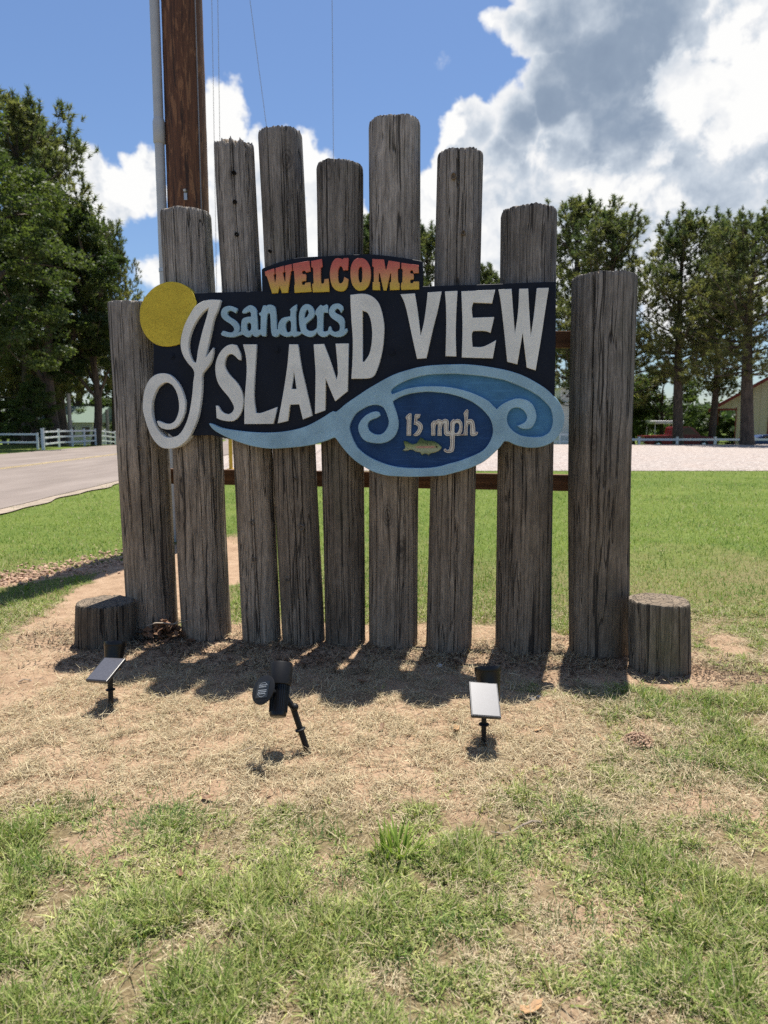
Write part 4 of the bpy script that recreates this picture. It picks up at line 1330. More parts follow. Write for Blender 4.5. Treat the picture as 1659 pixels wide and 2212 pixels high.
# overhead wires running from above the road-side pole away over the lot
for (p0, p1, lab) in [((457, -30), (469, 700), 'left one of two close wires right of the utility pole'), ((470, -30), (480, 700), 'right one of two close wires right of the utility pole'), ((536, -30), (640, 720), 'slanting wire crossing the sky above the second tallest post'), ((717, -30), (724, 760), 'single upright wire above the middle posts')]:
    A, B = at_depth(p0[0], p0[1], 22), at_depth(p1[0], p1[1], 52)
    pts = [A + (B - A) * t + Vector((0, 0, -0.5 * 4 * t * (1 - t))) for t in [k / 16 for k in range(17)]]
    tag(tube('overhead_wire', pts, [0.007 + 0.009 * k / 16 for k in range(17)], WIREM, None, 6), lab, 'wire', 'overhead wires')

bp = ground_at(499, 1014)
bo = empty('bollard', bp, 0, 'yellow painted steel post at the edge of the gravel lot', 'bollard')
lathe('post_body', [(0.06, -0.1), (0.06, 0.93), (0.055, 0.97), (0.03, 1.0), (0, 1.005)], YELP, bo, 18)
lathe('base_plate', [(0.0, 0.03), (0.12, 0.03), (0.125, 0.02), (0.125, -0.05)], YELP, bo, 18)


# ------------------------------------------------------------------ trees
def rand_dirs(n, r):
    v = r.normal(0, 1, (n, 3))
    return v / np.linalg.norm(v, axis=1, keepdims=True)


def leaf_tris(C, D, L, Wd, r):
    """one slim triangle per leaf: centre C, direction D, length L, width Wd"""
    n = len(C)
    S = np.cross(D, rand_dirs(n, r))
    S /= np.linalg.norm(S, axis=1, keepdims=True) + 1e-9
    V = np.stack([C - S * Wd[:, None] / 2, C + S * Wd[:, None] / 2, C + D * L[:, None]], 1).reshape(-1, 3)
    return V, np.arange(n * 3).reshape(-1, 3)


def pine_data(seed, H=17.0, base=5.0, spread=3.2, r0=0.32, curve=0.4, tufts=1.0, droop=0.0, fork=False):
    r = np.random.default_rng(seed)
    bm = bmesh.new()
    cx, cyy = r.uniform(-1, 1) * curve, r.uniform(-1, 1) * curve

    def ctr(z):
        t = z / H
        return Vector((cx * math.sin(t * 2.6), cyy * math.sin(t * 2.1), z))
    zz = np.linspace(-0.3, H * 0.97, 22)
    tube_bm(bm, [ctr(z) for z in zz], [r0 * (1.25 if z < 0.2 else 1.0) * (1 - 0.93 * max(z, 0) / H) ** 0.8 + 0.015 for z in zz], 9)
    Cs, Ds, Cc = [], [], []
    z = base
    while z < H:
        t = (z - base) / (H - base)
        for k in range(int(r.integers(3, 6))):
            az = r.uniform(0, 6.283)
            Lb = spread * (0.34 + 0.80 * (1 - t) ** 0.62) * (0.55 + 0.45 * min(1, t / 0.18)) * r.uniform(0.5, 1.12)
            if t > 0.93: Lb *= 0.6
            up0 = -0.05 - droop + t * 0.75 + r.uniform(-0.15, 0.2)
            p = ctr(z)
            d = Vector((math.cos(az) * math.cos(up0), math.sin(az) * math.cos(up0), math.sin(up0)))
            pts = [p.copy()]
            nseg = 6
            for s in range(nseg):
                d = (d + Vector((r.uniform(-.16, .16), r.uniform(-.16, .16), 0.13 + r.uniform(-.1, .1)))).normalized()
                p = p + d * Lb / nseg
                pts.append(p.copy())
            rb = r0 * 0.20 * (Lb / spread) + 0.012
            tube_bm(bm, pts, [rb * (1 - 0.85 * s / nseg) for s in range(nseg + 1)], 4, cap=False)
            tint = r.uniform(0, 1)
            for s in range(2, nseg + 1):
                nt = max(1, int(round(tufts * (2.5 if s < nseg else 4.0) * (0.6 + Lb / spread))))
                for _ in range(nt):
                    off = Vector(r.normal(0, 1, 3)) * (0.13 + 0.10 * Lb) * (0.55 if s == nseg else 1)
                    off.z *= 0.6
                    q = pts[s] + off
                    dd = (d * 0.7 + off.normalized() * 0.5 + Vector((0, 0, 0.75))).normalized()
                    Cs.append(q)
                    Ds.append(dd)
                    Cc.append((tint, t))
            if t > 0.25 and r.random() < 0.8:
                for s in range(int(r.integers(2, 5))):
                    Cs.append(pts[-1] + Vector((r.normal(0, .05), r.normal(0, .05), 0.16 + 0.2 * s)))
                    Ds.append(Vector((0, 0, 1)))
                    Cc.append((tint * 0.6, t))
        z += r.uniform(0.28, 0.52) * (H - base) / 12.0
    for k in range(10):
        Cs.append(ctr(H * 0.97) + Vector((r.normal(0, .10), r.normal(0, .10), r.uniform(-.5, .45))))
        Ds.append(Vector((0, 0, 1)))
        Cc.append((0.3, 1))
    Cs, Ds, Cc = np.array(Cs), np.array(Ds), np.array(Cc)
    nn = 26
    n = len(Cs)
    C = np.repeat(Cs, nn, 0)
    D = np.repeat(Ds, nn, 0) * 0.75 + rand_dirs(n * nn, r) * 0.85
    D /= np.linalg.norm(D, axis=1, keepdims=True)
    C = C + np.repeat(Ds, nn, 0) * r.uniform(-.12, .14, (n * nn, 1))
    V, T = leaf_tris(C, D, r.uniform(.16, .34, n * nn), r.uniform(.035, .06, n * nn), r)
    a, c_ = np.array((.075, .105, .05)), np.array((.22, .21, .085))
    mixv = np.clip(Cc[:, 0] * 0.75 + (0.35 - Cc[:, 1] * 0.55) + r.normal(0, .12, n), 0, 1)[:, None]
    col = (a * (1 - mixv) + c_ * mixv)
    col = np.repeat(col, nn, 0) * r.uniform(.75, 1.25, (n * nn, 1))
    return bm, V, T, np.repeat(col, 3, 0)


def broad_data(seed, H=18.0, base=4.0, spread=5.0, r0=0.4, clusters=230, leaves=150, leaf=0.15, lobes=9, green=((.042, .068, .024), (.125, .152, .045)), cs=1.0):
    r = np.random.default_rng(seed)
    bm = bmesh.new()
    lob = []
    for k in range(lobes):
        t = (k + 0.5) / lobes
        z = base + (H - base) * (0.12 + 0.76 * t)
        az = k * 2.4 + r.uniform(-.5, .5)
        rad = spread * (0.25 + 0.45 * math.sin(math.pi * min(1, 0.25 + t * 0.75))) * r.uniform(.7, 1.1)
        if k == lobes - 1: rad *= 0.2
        lob.append((np.array((math.cos(az) * rad, math.sin(az) * rad, z)), spread * r.uniform(0.38, 0.56) * (1.0 - 0.28 * t)))
    zz = np.linspace(-0.3, base + (H - base) * 0.6, 12)
    wob = r.uniform(-.25, .25, 2)
    tc = lambda z: Vector((wob[0] * math.sin(z * .5), wob[1] * math.sin(z * .4), z))
    tube_bm(bm, [tc(z) for z in zz], [r0 * (1.35 if z < .1 else 1) * (1 - 0.8 * max(z, 0) / zz[-1]) + .03 for z in zz], 10)
    for c, R0 in lob:
        z0 = max(base * 0.55, c[2] - spread * r.uniform(.5, .9))
        p0, p3 = tc(min(z0, zz[-1] * 0.95)), Vector(c)
        mid_ = p0.lerp(p3, .5) + Vector((0, 0, .12 * (p3 - p0).length))
        pts = [p0, p0.lerp(mid_, .5) + Vector(r.normal(0, .08, 3)), mid_, mid_.lerp(p3, .5) + Vector(r.normal(0, .12, 3)), p3]
        tube_bm(bm, pts, [r0 * .42, r0 * .36, r0 * .27, r0 * .17, .03], 6, cap=False)
        for _ in range(5):
            q = Vector(c) + Vector(rand_dirs(1, r)[0]) * R0 * .85
            tube_bm(bm, [pts[3], pts[3].lerp(q, .5) + Vector(r.normal(0, .1, 3)), q], [r0 * .12, .035, .012], 4, cap=False)
    Cl, Tn = [], []
    per = clusters // lobes
    for c, R0 in lob:
        tl = r.uniform(-.15, .25)
        for _ in range(per):
            d = rand_dirs(1, r)[0]
            rr = R0 * (r.uniform(.25, 1) ** .45)
            Cl.append(c + d * rr * np.array((1, 1, .85)))
            Tn.append(tl + r.uniform(0, .55))
    Cl, Tn = np.array(Cl), np.array(Tn)
    n = len(Cl)
    sz = cs * spread * r.uniform(.055, .13, n)
    C = np.repeat(Cl, leaves, 0) + rand_dirs(n * leaves, r) * (np.repeat(sz, leaves) * r.uniform(0.1, 1, n * leaves) ** .5)[:, None] * np.array((1.25, 1.25, .7))
    D = rand_dirs(n * leaves, r)
    D[:, 2] = D[:, 2] * .6 - .1
    D /= np.linalg.norm(D, axis=1, keepdims=True)
    V, T = leaf_tris(C, D, r.uniform(.7, 1.3, n * leaves) * leaf, r.uniform(.6, 1.1, n * leaves) * leaf, r)
    a, c_ = np.array(green[0]), np.array(green[1])
    mv = np.clip(np.repeat(Tn, leaves) + r.normal(0, .15, n * leaves), 0, 1)[:, None]
    col = (a * (1 - mv) + c_ * mv) * r.uniform(.8, 1.2, (n * leaves, 1))
    return bm, V, T, np.repeat(col, 3, 0)


def tree_proto(data):
    bm, V, T, col = data
    me = bpy.data.meshes.new('trunk')
    bmesh.ops.recalc_face_normals(bm, faces=bm.faces[:])
    bm.to_mesh(me)
    bm.free()
    shade(me, 60)
    me.materials.append(BARK)
    o = np_mesh('crown', V, T, LEAFM, None, cols=col)
    cm_ = o.data
    bpy.data.objects.remove(o)
    return me, cm_


def plant_tree(name, proto, px, Y, rot, s, label, cat='tree', group=None, sz=None):
    x = (px - 829.5) / FPX * (Y * CP)
    e = empty(name, (x, Y, float(gz(x, Y))), rot, label, cat, group)
    e.scale = (s, s, sz or s)
    link('trunk', proto[0], None, e)
    link('crown', proto[1], None, e)
    return e


def top_scale(px, py, Y, H):
    """scale so that a tree of height H reaches picture row py"""
    return (at_depth(px, py, Y).z - float(gz(0, Y))) / H


PINE_A = tree_proto(pine_data(1, 17, 5.0, 4.5, 0.31, 0.35, 1.0, 0.12))
PINE_B = tree_proto(pine_data(2, 17, 5.6, 5.2, 0.40, 0.55, 1.0, 0.20))
PINE_C = tree_proto(pine_data(3, 17, 4.4, 3.2, 0.24, 0.25, 1.0, 0.05))
PINE_D = tree_proto(pine_data(4, 17, 2.6, 4.5, 0.34, 0.3, 1.1, 0.05))
OAK_A = tree_proto(broad_data(11, 18, 3.4, 5.2, 0.45, 330, 150, 0.17, 13, cs=1.1))
OAK_B = tree_proto(broad_data(12, 18, 3.6, 4.0, 0.36, 280, 140, 0.16, 12, cs=1.2))
BUSH_A = tree_proto(broad_data(13, 7, 0.6, 3.1, 0.16, 150, 130, 0.14, 8, green=((.055, .085, .03), (.12, .16, .045)), cs=1.3))

gp = 'pines beyond the gravel lot'
for (nm, pr, px, Y, rot, top, sxy, lab) in [
    ('pine_tree', PINE_D, 1228, 63, 0.4, 448, 1.32, 'bushy pine rising behind the lowest upper post on the right'),
    ('pine_tree', PINE_D, 1318, 58, 2.2, 475, 1.39, 'broad pine rising behind the thickest right post'),
    ('pine_tree', PINE_A, 1467, 55, 1.3, 486, 1.32, 'pine with a straight trunk standing behind the red pickup cab'),
    ('pine_tree', PINE_C, 1538, 60, 3.0, 494, 1.25, 'slim pine with a thin trunk at the corner of the cream building'),
    ('pine_tree', PINE_B, 1617, 50, 5.2, 482, 1.32, 'thick trunked pine in front of the cream building'),
    ('pine_tree', PINE_A, 1745, 57, 4.0, 490, 1.32, 'pine whose boughs reach in at the right edge of the view'),
    ('pine_tree', PINE_C, 790, 74, 0.9, 490, 1.32, 'pine top peeping between the fifth and the tallest post'),
    ('pine_tree', PINE_D, 922, 72, 4.4, 512, 1.19, 'pine top just right of the tallest post'),
    ('pine_tree', PINE_C, 1045, 76, 2.7, 586, 1.06, 'low pine top behind the sixth post from the left edge of the navy board'),
]:
    s = top_scale(px, top, Y, 17.3)
    plant_tree(nm, pr, px, Y, rot, s * sxy, lab, 'pine tree', gp, s)

gl = 'tall trees across the road on the left'
for (nm, pr, px, Y, rot, top, sxy, H, lab) in [
    ('tall_tree', OAK_A, -45, 41, 0.2, 165, 1.0, 18, 'large dark leafy tree at the left edge of the view'),
    ('tall_pine_tree', PINE_D, 62, 52, 1.0, 232, 1.25, 17.3, 'tall dense pine top between the left edge tree and the road'),
    ('tall_tree', OAK_B, 118, 49, 2.0, 330, 1.15, 18, 'leafy tree behind the white fence corner on the left'),
    ('tall_pine_tree', PINE_D, 132, 57, 3.1, 292, 1.2, 17.3, 'dark pine top above the white fence on the left'),
    ('tall_tree', OAK_B, 206, 51, 4.1, 440, 0.9, 18, 'tree with a dark trunk nearest the leftmost log post'),
    ('tall_pine_tree', PINE_A, 246, 60, 5.0, 505, 0.75, 17.3, 'small pine at the right end of the left tree group'),
    ('tall_tree', OAK_A, 30, 63, 2.6, 420, 0.9, 18, 'far leafy tree filling the gap at the left behind the house'),
    ('tall_tree', OAK_B, 178, 70, 0.6, 560, 1.1, 18, 'farthest leafy tree behind the white house'),
    ('tall_tree', OAK_A, -160, 55, 3.4, 260, 0.9, 18, 'tree standing just outside the left edge beside the road'),
]:
    s = top_scale(px, top, Y, H)
    plant_tree(nm, pr, px, Y, rot, s * sxy, lab, 'tree', gl, s)
for (px, Y, rot, top, H, k, lab) in [
    (1432, 66, 0.5, 768, 7.3, 1.05, 'round green leafy tree behind the white canopy and red pickup'),
    (1372, 68, 1.9, 800, 7.3, 0.9, 'green leafy tree mostly hidden behind the thickest right post'),
    (1512, 82, 2.5, 872, 7.3, 1.3, 'light green bush in the gap left of the cream building'),
    (1578, 76, 0.1, 900, 7.3, 1.2, 'green bush seen through the open bay of the cream building'),
    (1216, 74, 4.0, 690, 7.3, 0.55, 'green tree in the slot between the navy board and the thickest post'),
    (76, 47, 3.0, 800, 7.3, 0.9, 'small leafy tree behind the rails on the left'),
    (228, 66, 1.2, 850, 7.3, 1.5, 'dark bush left of the leftmost log post'),
    (10, 58, 2.2, 830, 7.3, 1.6, 'dark bush at the left edge behind the white rails'),
]:
    s = top_scale(px, top, Y, H)
    plant_tree('leafy_bush' if H * s < 6 else 'leafy_tree', BUSH_A, px, Y, rot, s * k, lab, 'bush' if H * s < 6 else 'tree', None, s)

# a far wood that closes the horizon, read as one mass
r = np.random.default_rng(77)
n = 26000
az = r.uniform(-75, 75, n) * math.pi / 180
rd = r.uniform(150, 190, n)
fx, fy = rd * np.sin(az), rd * np.cos(az)
top = 5.0 + 4.0 * fbm2(fx, fy, 5, 3, 0.06) + 1.5 * fbm2(fx, fy, 6, 2, 0.3)
fz = gz(fx, fy) + top * r.uniform(0, 1, n) ** 0.7
V, T = leaf_tris(np.stack([fx, fy, fz], 1), rand_dirs(n, r), r.uniform(.8, 1.6, n), r.uniform(.7, 1.4, n), r)
cl_ = np.array((.05, .075, .03)) * r.uniform(.6, 1.5, (n, 1))
tag(np_mesh('distant_wood', V, T, LEAFM, None, cols=np.repeat(cl_, 3, 0)), 'low far wood along the horizon', kind='stuff')


# ------------------------------------------------------------------ fences
def rail_fence(label, pts, post_h, rails, pw=0.105, big=(), rail_t=0.04, rail_h=0.105, group=None):
    e = empty('rail_fence', (pts[0][0], pts[0][1], float(gz(*pts[0]))), 0, label, 'fence')
    o0 = e.location
    for i, (x, y) in enumerate(pts):
        z = float(gz(x, y)) - o0.z
        w = pw * (1.35 if i in big else 1)
        h = post_h * (1.06 if i in big else 1)
        p = box('post', (x - o0.x - w / 2, y - o0.y - w / 2, z - 0.2), (x - o0.x + w / 2, y - o0.y + w / 2, z + h), WHITEV, e, 0.006)
        box('post_cap', (x - o0.x - w / 2 - .015, y - o0.y - w / 2 - .015, z + h), (x - o0.x + w / 2 + .015, y - o0.y + w / 2 + .015, z + h + 0.04), WHITEV, p, 0.012)
        if i + 1 < len(pts):
            x2, y2 = pts[i + 1]
            z2 = float(gz(x2, y2)) - o0.z
            d = Vector((x2 - x, y2 - y, 0))
            L = d.length
            a = math.atan2(d.y, d.x)
            for rh in rails:
                M = Matrix.Translation((x - o0.x, y - o0.y, z + rh)) @ Matrix.Rotation(a, 4, 'Z') @ Matrix.Rotation(-math.atan2(z2 - z, L), 4, 'Y')
                box('rail', (pw / 2, -rail_t / 2, -rail_h / 2), (L - pw / 2, rail_t / 2, rail_h / 2), WHITEV, e, 0.004, M)
    return e


gpt = [ground_at(px, py) for px, py in ((94, 971.5), (128, 966.2), (157, 964.3), (183, 962.8), (207, 960.6), (228, 958.4), (249, 956.8))]
y0 = gpt[0].y
rail_fence('white two rail fence running away along the far side of the road', [(p.x, p.y) for p in gpt], 1.1, (0.30, 0.66, 1.0), big=(0,))
rail_fence('white two rail fence along the left edge in front of dark trees', [(gpt[0].x - 0.6 - 2.9 * k, y0 + 0.6 + 0.25 * k) for k in range(5)], 0.9, (0.40, 0.86))
fy_ = 54.6
rail_fence('low white one rail fence along the far edge of the gravel lot', [((px - 829.5) / FPX * (fy_ * CP), fy_) for px in (1300, 1382, 1464.5, 1546.5, 1630, 1713, 1796)], 0.62, (0.44,), pw=0.16, rail_h=0.17)
rail_fence('white two rail fence seen between the board end and the thickest post', [((px - 829.5) / FPX * (fy_ * CP), fy_ + 0.4) for px in (1060, 1140, 1213, 1262)], 1.0, (0.30, 0.84), pw=0.14, rail_h=0.15)


# ------------------------------------------------------------------ buildings
def prism(name, prof, y0, y1, m, parent, axis='y', bevel=0):
    bm = bmesh.new()
    a = [bm.verts.new((p[0], y0, p[1])) for p in prof]
    c_ = [bm.verts.new((p[0], y1, p[1])) for p in prof]
    bm.faces.new(a)
    bm.faces.new(c_[::-1])
    for i in range(len(prof)):
        j = (i + 1) % len(prof)
        bm.faces.new((a[i], c_[i], c_[j], a[j]))
    if bevel: bmesh.ops.bevel(bm, geom=bm.edges[:], offset=bevel, segments=2, affect='EDGES')
    return from_bm(name, bm, m, parent)


BY = 70.0
bx0 = (1541 - 829.5) / FPX * BY * CP
bz = float(gz(0, BY))
barn = empty('metal_building', (bx0, BY, bz), R(-27), 'cream metal building with a red roof edge and an open bay at the right', 'building')
k_ = BY * CP / FPX
e_h = at_depth(1541, 880, BY).z - bz
slope = 0.60
W_OPEN, W_ALL = 2.0, 19.0
ridge_x = 9.0
hh = lambda x: e_h + slope * min(x, 2 * ridge_x - x)
# wall pieces round the openings of the gable end
def wallpiece(x0, x1, z0, ztop=None, nm='wall_panel'):
    prof = [(x0, z0), (x1, z0), (x1, (hh(x1) if ztop is None else ztop) - (0.06 if ztop is None else 0)), (x0, (hh(x0) if ztop is None else ztop) - (0.06 if ztop is None else 0))]
    return prism(nm, prof, 0, 0.12, CREAMM, barn)
wallpiece(0.0, W_OPEN, e_h - 0.12)
door0 = (1646 - 1541) * k_
wallpiece(W_OPEN, door0, -0.2)
wallpiece(door0, door0 + 3.4, 3.2)
x = door0 + 3.4
wallpiece(x, ridge_x, -0.2)
wallpiece(ridge_x, 18.0, -0.2)
for i, xr in enumerate(np.arange(0.25, 18, 0.62)):
    if door0 < xr < door0 + 3.4: zb = 3.25
    elif xr < W_OPEN: zb = e_h - 0.1
    else: zb = -0.1
    box('rib', (xr, -0.035, zb), (xr + 0.06, 0.0, hh(xr) - 0.12), CREAMM, barn)
prism('roof', [(-0.5, hh(-0.5) - .02), (ridge_x, hh(ridge_x) + .02), (18.5, hh(18.5) - .02), (18.5, hh(18.5) + .10), (ridge_x, hh(ridge_x) + .14), (-0.5, hh(-0.5) + .10)], -0.35, 14, REDROOF, barn)
prism('roof_trim', [(-0.5, hh(-0.5) - .22), (ridge_x, hh(ridge_x) - .18), (ridge_x, hh(ridge_x) + .16), (-0.5, hh(-0.5) + .12)], -0.42, -0.36, REDTRIM, barn)
prism('roof_trim', [(18.5, hh(18.5) - .14), (ridge_x, hh(ridge_x) - .10), (ridge_x, hh(ridge_x) + .10), (18.5, hh(18.5) + .06)], -0.42, -0.36, REDTRIM, barn)
box('bay_post', (-0.02, -0.04, -0.2), (0.13, 0.12, e_h - 0.13), REDTRIM, barn)
box('bay_post', (W_OPEN - 0.10, -0.04, -0.2), (W_OPEN - 0.005, -0.002, e_h - 0.02), REDTRIM, barn)
box('bay_beam', (0.135, -0.04, e_h - 0.30), (W_OPEN - 0.11, 0.10, e_h - 0.13), REDTRIM, barn)
fr = box('door_frame', (door0 - 0.10, -0.05, -0.1), (door0 + 0.06, -0.002, 3.2), REDTRIM, barn)
box('door_frame', (door0 - 0.10, -0.05, 3.205), (door0 + 3.5, -0.002, 3.36), REDTRIM, barn)
box('door', (door0 + 0.07, 0.02, -0.1), (door0 + 3.38, 0.08, 3.19), GLASSD, barn)
for q in range(1, 4): box('door_bar', (door0 + 0.06 + q * 0.85, -0.03, -0.1), (door0 + 0.13 + q * 0.85, 0.018, 3.19), REDTRIM, barn)
wx = (1594 - 1541) * k_
wn = box('window', (wx, -0.05, 0.75 + 0.3), (wx + 0.36, -0.002, 2.15), DARKIN, barn)
box('side_wall', (W_OPEN + 0.001, 0.125, -0.2), (W_OPEN + 0.12, 13.9, hh(W_OPEN) - 0.1), CREAMM, barn)
box('side_wall', (17.9, 0.125, -0.2), (18.0, 13.9, hh(17.9) - 0.1), CREAMM, barn)
box('back_wall', (W_OPEN + 0.125, 13.8, -0.2), (17.89, 13.9, e_h), CREAMM, barn)
for q in range(1, 4): box('bay_post', (0.0, 4.4 * q, -0.2), (0.12, 4.4 * q + 0.12, e_h - 0.05), REDTRIM, barn)

SY = 58.0
sx = (1209 - 829.5) / FPX * SY * CP
szz = float(gz(0, SY))
shed = empty('shed', (sx, SY, szz), 0, 'white shed with a black number 2 in the slot right of the board', 'building')
sh = at_depth(1215, 838, SY).z - szz
box('wall', (0, 0, -0.2), (4.2, 4, sh), WHITEW, shed)
prism('roof', [(-0.25, sh + .002), (4.45, sh + .002), (2.1, sh + 0.35)], -0.25, 4.25, WHITEW, shed)
for q in range(1, 7): box('rib', (q * 0.6, -0.02, -0.1), (q * 0.6 + 0.04, -0.001, sh - 0.05), WHITEW, shed)
fc = bpy.data.curves.new('number', 'FONT')
fc.body = '2'
fc.size = 1.0
fc.extrude = 0.01
tmpo = bpy.data.objects.new('tmp', fc)
nme = bpy.data.meshes.new_from_object(tmpo)
bpy.data.objects.remove(tmpo)
npt = at_depth(1220.5, 858, SY)
no = link('number', nme, BLACKM, shed)
no.data.materials.clear()
no.data.materials.append(BLACKM)
no.location = (npt.x - sx, -0.035, npt.z - szz)
no.rotation_euler = (R(90), 0, 0)

HYY = 62.0
hx0 = (46 - 829.5) / FPX * HYY * CP
hz = float(gz(0, HYY)) - 0.25
house = empty('white_house', (hx0, HYY, hz), 0, 'white house with a green roof behind the trees on the left', 'house')
hw = (200 - 46) / FPX * HYY * CP
wall_h = at_depth(120, 912, HYY).z - hz
box('wall', (0, 0, -0.3), (hw, 6, wall_h), WHITEW, house)
prism('roof', [(0, 0), (0, 0)], 0, 1, GREENROOF, house) if False else None
bm = bmesh.new()
ov = 0.4
pr_ = [(-ov, wall_h - 0.02), (3.0, wall_h + 1.45), (6 + ov, wall_h - 0.02)]
a = [bm.verts.new((-ov, p[0], p[1])) for p in pr_]
c_ = [bm.verts.new((hw + ov, p[0], p[1])) for p in pr_]
for q in ((a[0], c_[0], c_[1], a[1]), (a[1], c_[1], c_[2], a[2]), (a[0], a[1], a[2]), (c_[2], c_[1], c_[0]), (a[2], c_[2], c_[0], a[0])): bm.faces.new(q)
from_bm('roof', bm, GREENROOF, house)
for wxx in (0.9, 2.5, 3.9, 5.2):
    wf = box('window', (wxx, -0.05, wall_h - 1.35), (wxx + 0.8, -0.002, wall_h - 0.35), WHITEV, house)
    box('pane', (wxx + .08, -0.07, wall_h - 1.27), (wxx + 0.72, -0.052, wall_h - 0.43), GLASSD, wf)
box('band', (0, -0.03, -0.1), (0.45 * hw, -0.002, 0.55), plain('red_brick_band', (0.25, 0.09, 0.06), 0.9), house)

# pale utility posts among the left trees
for (px, Y, top, lab) in ((151, 48, 850, 'grey wooden post behind the white fence on the left'), (232, 58, 885, 'shorter pale post beside the leftmost log post')):
    x = (px - 829.5) / FPX * Y * CP
    g = float(gz(x, Y))
    z1 = at_depth(px, top, Y).z
    e = lathe('timber_post', [(0.14, -0.2), (0.13, (z1 - g) * 0.5), (0.12, z1 - g), (0, z1 - g + 0.02)], plain('pale_timber', (0.32, 0.29, 0.25), 0.8), None, 14)
    e.location = (x, Y, g)
    tag(e, lab, 'post')


# ------------------------------------------------------------------ vehicles
def vehicle(name, x, y, z, rz, prof_low, prof_cab, wins, wheels, wr, width, paint, label, cat, bed=None):
    e = empty(name, (x, y, z), rz, label, cat)

    def body(nm, prof, w0, m, bev):
        bm = bmesh.new()
        a = [bm.verts.new((p[0], -w0 / 2, p[1])) for p in prof]
        c2_ = [bm.verts.new((p[0], w0 / 2, p[1])) for p in prof]
        bm.faces.new(a)
        bm.faces.new(c2_[::-1])
        for i in range(len(prof)):
            j = (i + 1) % len(prof)
            bm.faces.new((a[i], c2_[i], c2_[j], a[j]))
        bmesh.ops.bevel(bm, geom=bm.edges[:], offset=bev, segments=3, affect='EDGES', clamp_overlap=True)
        return from_bm(nm, bm, m, e, smooth=40)
    body('body', prof_low, width, paint, 0.05)
    body('cab', prof_cab, width * 0.86, paint, 0.07)
    for s in (-1, 1):
        for wprof in wins:
            bm = bmesh.new()
            yy = s * (width * 0.43 + 0.006)
            f = [bm.verts.new((p[0], yy, p[1])) for p in wprof]
            f2 = [bm.verts.new((p[0], yy - s * 0.03, p[1])) for p in wprof]
            bm.faces.new(f)
            for i in range(len(f)): bm.faces.new((f[i], f[(i + 1) % len(f)], f2[(i + 1) % len(f)], f2[i]))
            from_bm('side_window', bm, GLASSD, e)
    for wx_ in wheels:
        for s in (-1, 1):
            M = Matrix.Translation((wx_, s * (width / 2 - 0.10), wr)) @ Matrix.Rotation(R(90) * -s, 4, 'X')
            w = lathe('wheel', [(wr * 0.55, 0.13), (wr * 0.92, 0.14), (wr, 0.10), (wr, -0.10), (wr * 0.92, -0.14), (wr * 0.5, -0.14)], TYRE, e, 24, M)
            lathe('rim', [(wr * 0.56, 0.12), (wr * 0.5, 0.105), (wr * 0.2, 0.115), (0, 0.12)], CHROME, w, 16, M)
    xs = [p[0] for p in prof_low]
    for s in (-1, 1):
        box('headlight', (max(xs) - 0.03, s * width * 0.38 - 0.14, 0.85), (max(xs) + 0.012, s * width * 0.38 + 0.14, 1.02), LAMPW, e, 0.01)
        box('tail_light', (min(xs) - 0.012, s * width * 0.40 - 0.09, 0.85), (min(xs) + 0.03, s * width * 0.40 + 0.09, 1.15), LAMPR, e, 0.01)
    box('bumper', (max(xs) + 0.004, -width * 0.45, 0.45), (max(xs) + 0.10, width * 0.45, 0.65), CHROME, e, 0.02)
    box('bumper', (min(xs) - 0.10, -width * 0.45, 0.45), (min(xs) - 0.004, width * 0.45, 0.65), CHROME, e, 0.02)
    return e


TY = 60.0
tx = (1462 - 829.5) / FPX * TY * CP
vehicle('pickup_truck', tx, TY, float(gz(0, TY)) - 0.05, 0.0,
        [(-2.95, 0.5), (-2.95, 1.15), (-0.6, 1.2), (1.2, 1.2), (1.5, 1.17), (2.75, 1.05), (2.95, 0.9), (2.95, 0.48), (2.4, 0.42), (-2.4, 0.42)],
        [(-0.75, 1.1), (-0.62, 1.80), (-0.35, 1.92), (0.75, 1.92), (1.05, 1.82), (1.75, 1.15), (1.7, 1.1)],
        [[(-0.50, 1.28), (-0.45, 1.76), (0.15, 1.80), (0.15, 1.26)], [(0.26, 1.26), (0.26, 1.80), (0.78, 1.80), (1.40, 1.26)]],
        (-1.85, 1.95), 0.38, 1.9, REDPAINT, 'red pickup truck parked side on behind the low white fence', 'pickup truck')
CY_ = 57.5
cxx = (1668 - 829.5) / FPX * CY_ * CP
vehicle('parked_car', cxx, CY_, float(gz(0, CY_)) - 0.35, 0.0,
        [(-2.2, 0.42), (-2.25, 0.95), (-1.3, 1.0), (1.0, 0.98), (2.1, 0.82), (2.2, 0.6), (2.15, 0.38), (-2.0, 0.34)],
        [(-1.75, 0.92), (-1.1, 1.36), (0.25, 1.40), (1.15, 0.92)],
        [[(-1.25, 1.0), (-0.95, 1.28), (-0.35, 1.31), (-0.35, 1.0)], [(-0.25, 1.0), (-0.25, 1.31), (0.2, 1.31), (0.75, 1.0)]],
        (-1.35, 1.35), 0.32, 1.75, BLUEPAINT, 'dark blue car parked at the right edge behind the low white fence', 'car')
WY = 64.0
wx0 = (1404 - 829.5) / FPX * WY * CP
wx1 = (1466 - 829.5) / FPX * WY * CP
wz = at_depth(1430, 916, WY).z
cano = empty('canopy', ((wx0 + wx1) / 2, WY, float(gz(0, WY))), 0, 'white flat canopy standing behind the red pickup', 'canopy')
g0 = cano.location
hw_ = (wx1 - wx0) / 2
box('canopy_roof', (-hw_, -1.2, wz - g0.z), (hw_, 1.4, wz - g0.z + 0.30), WHITEV, cano, 0.06)
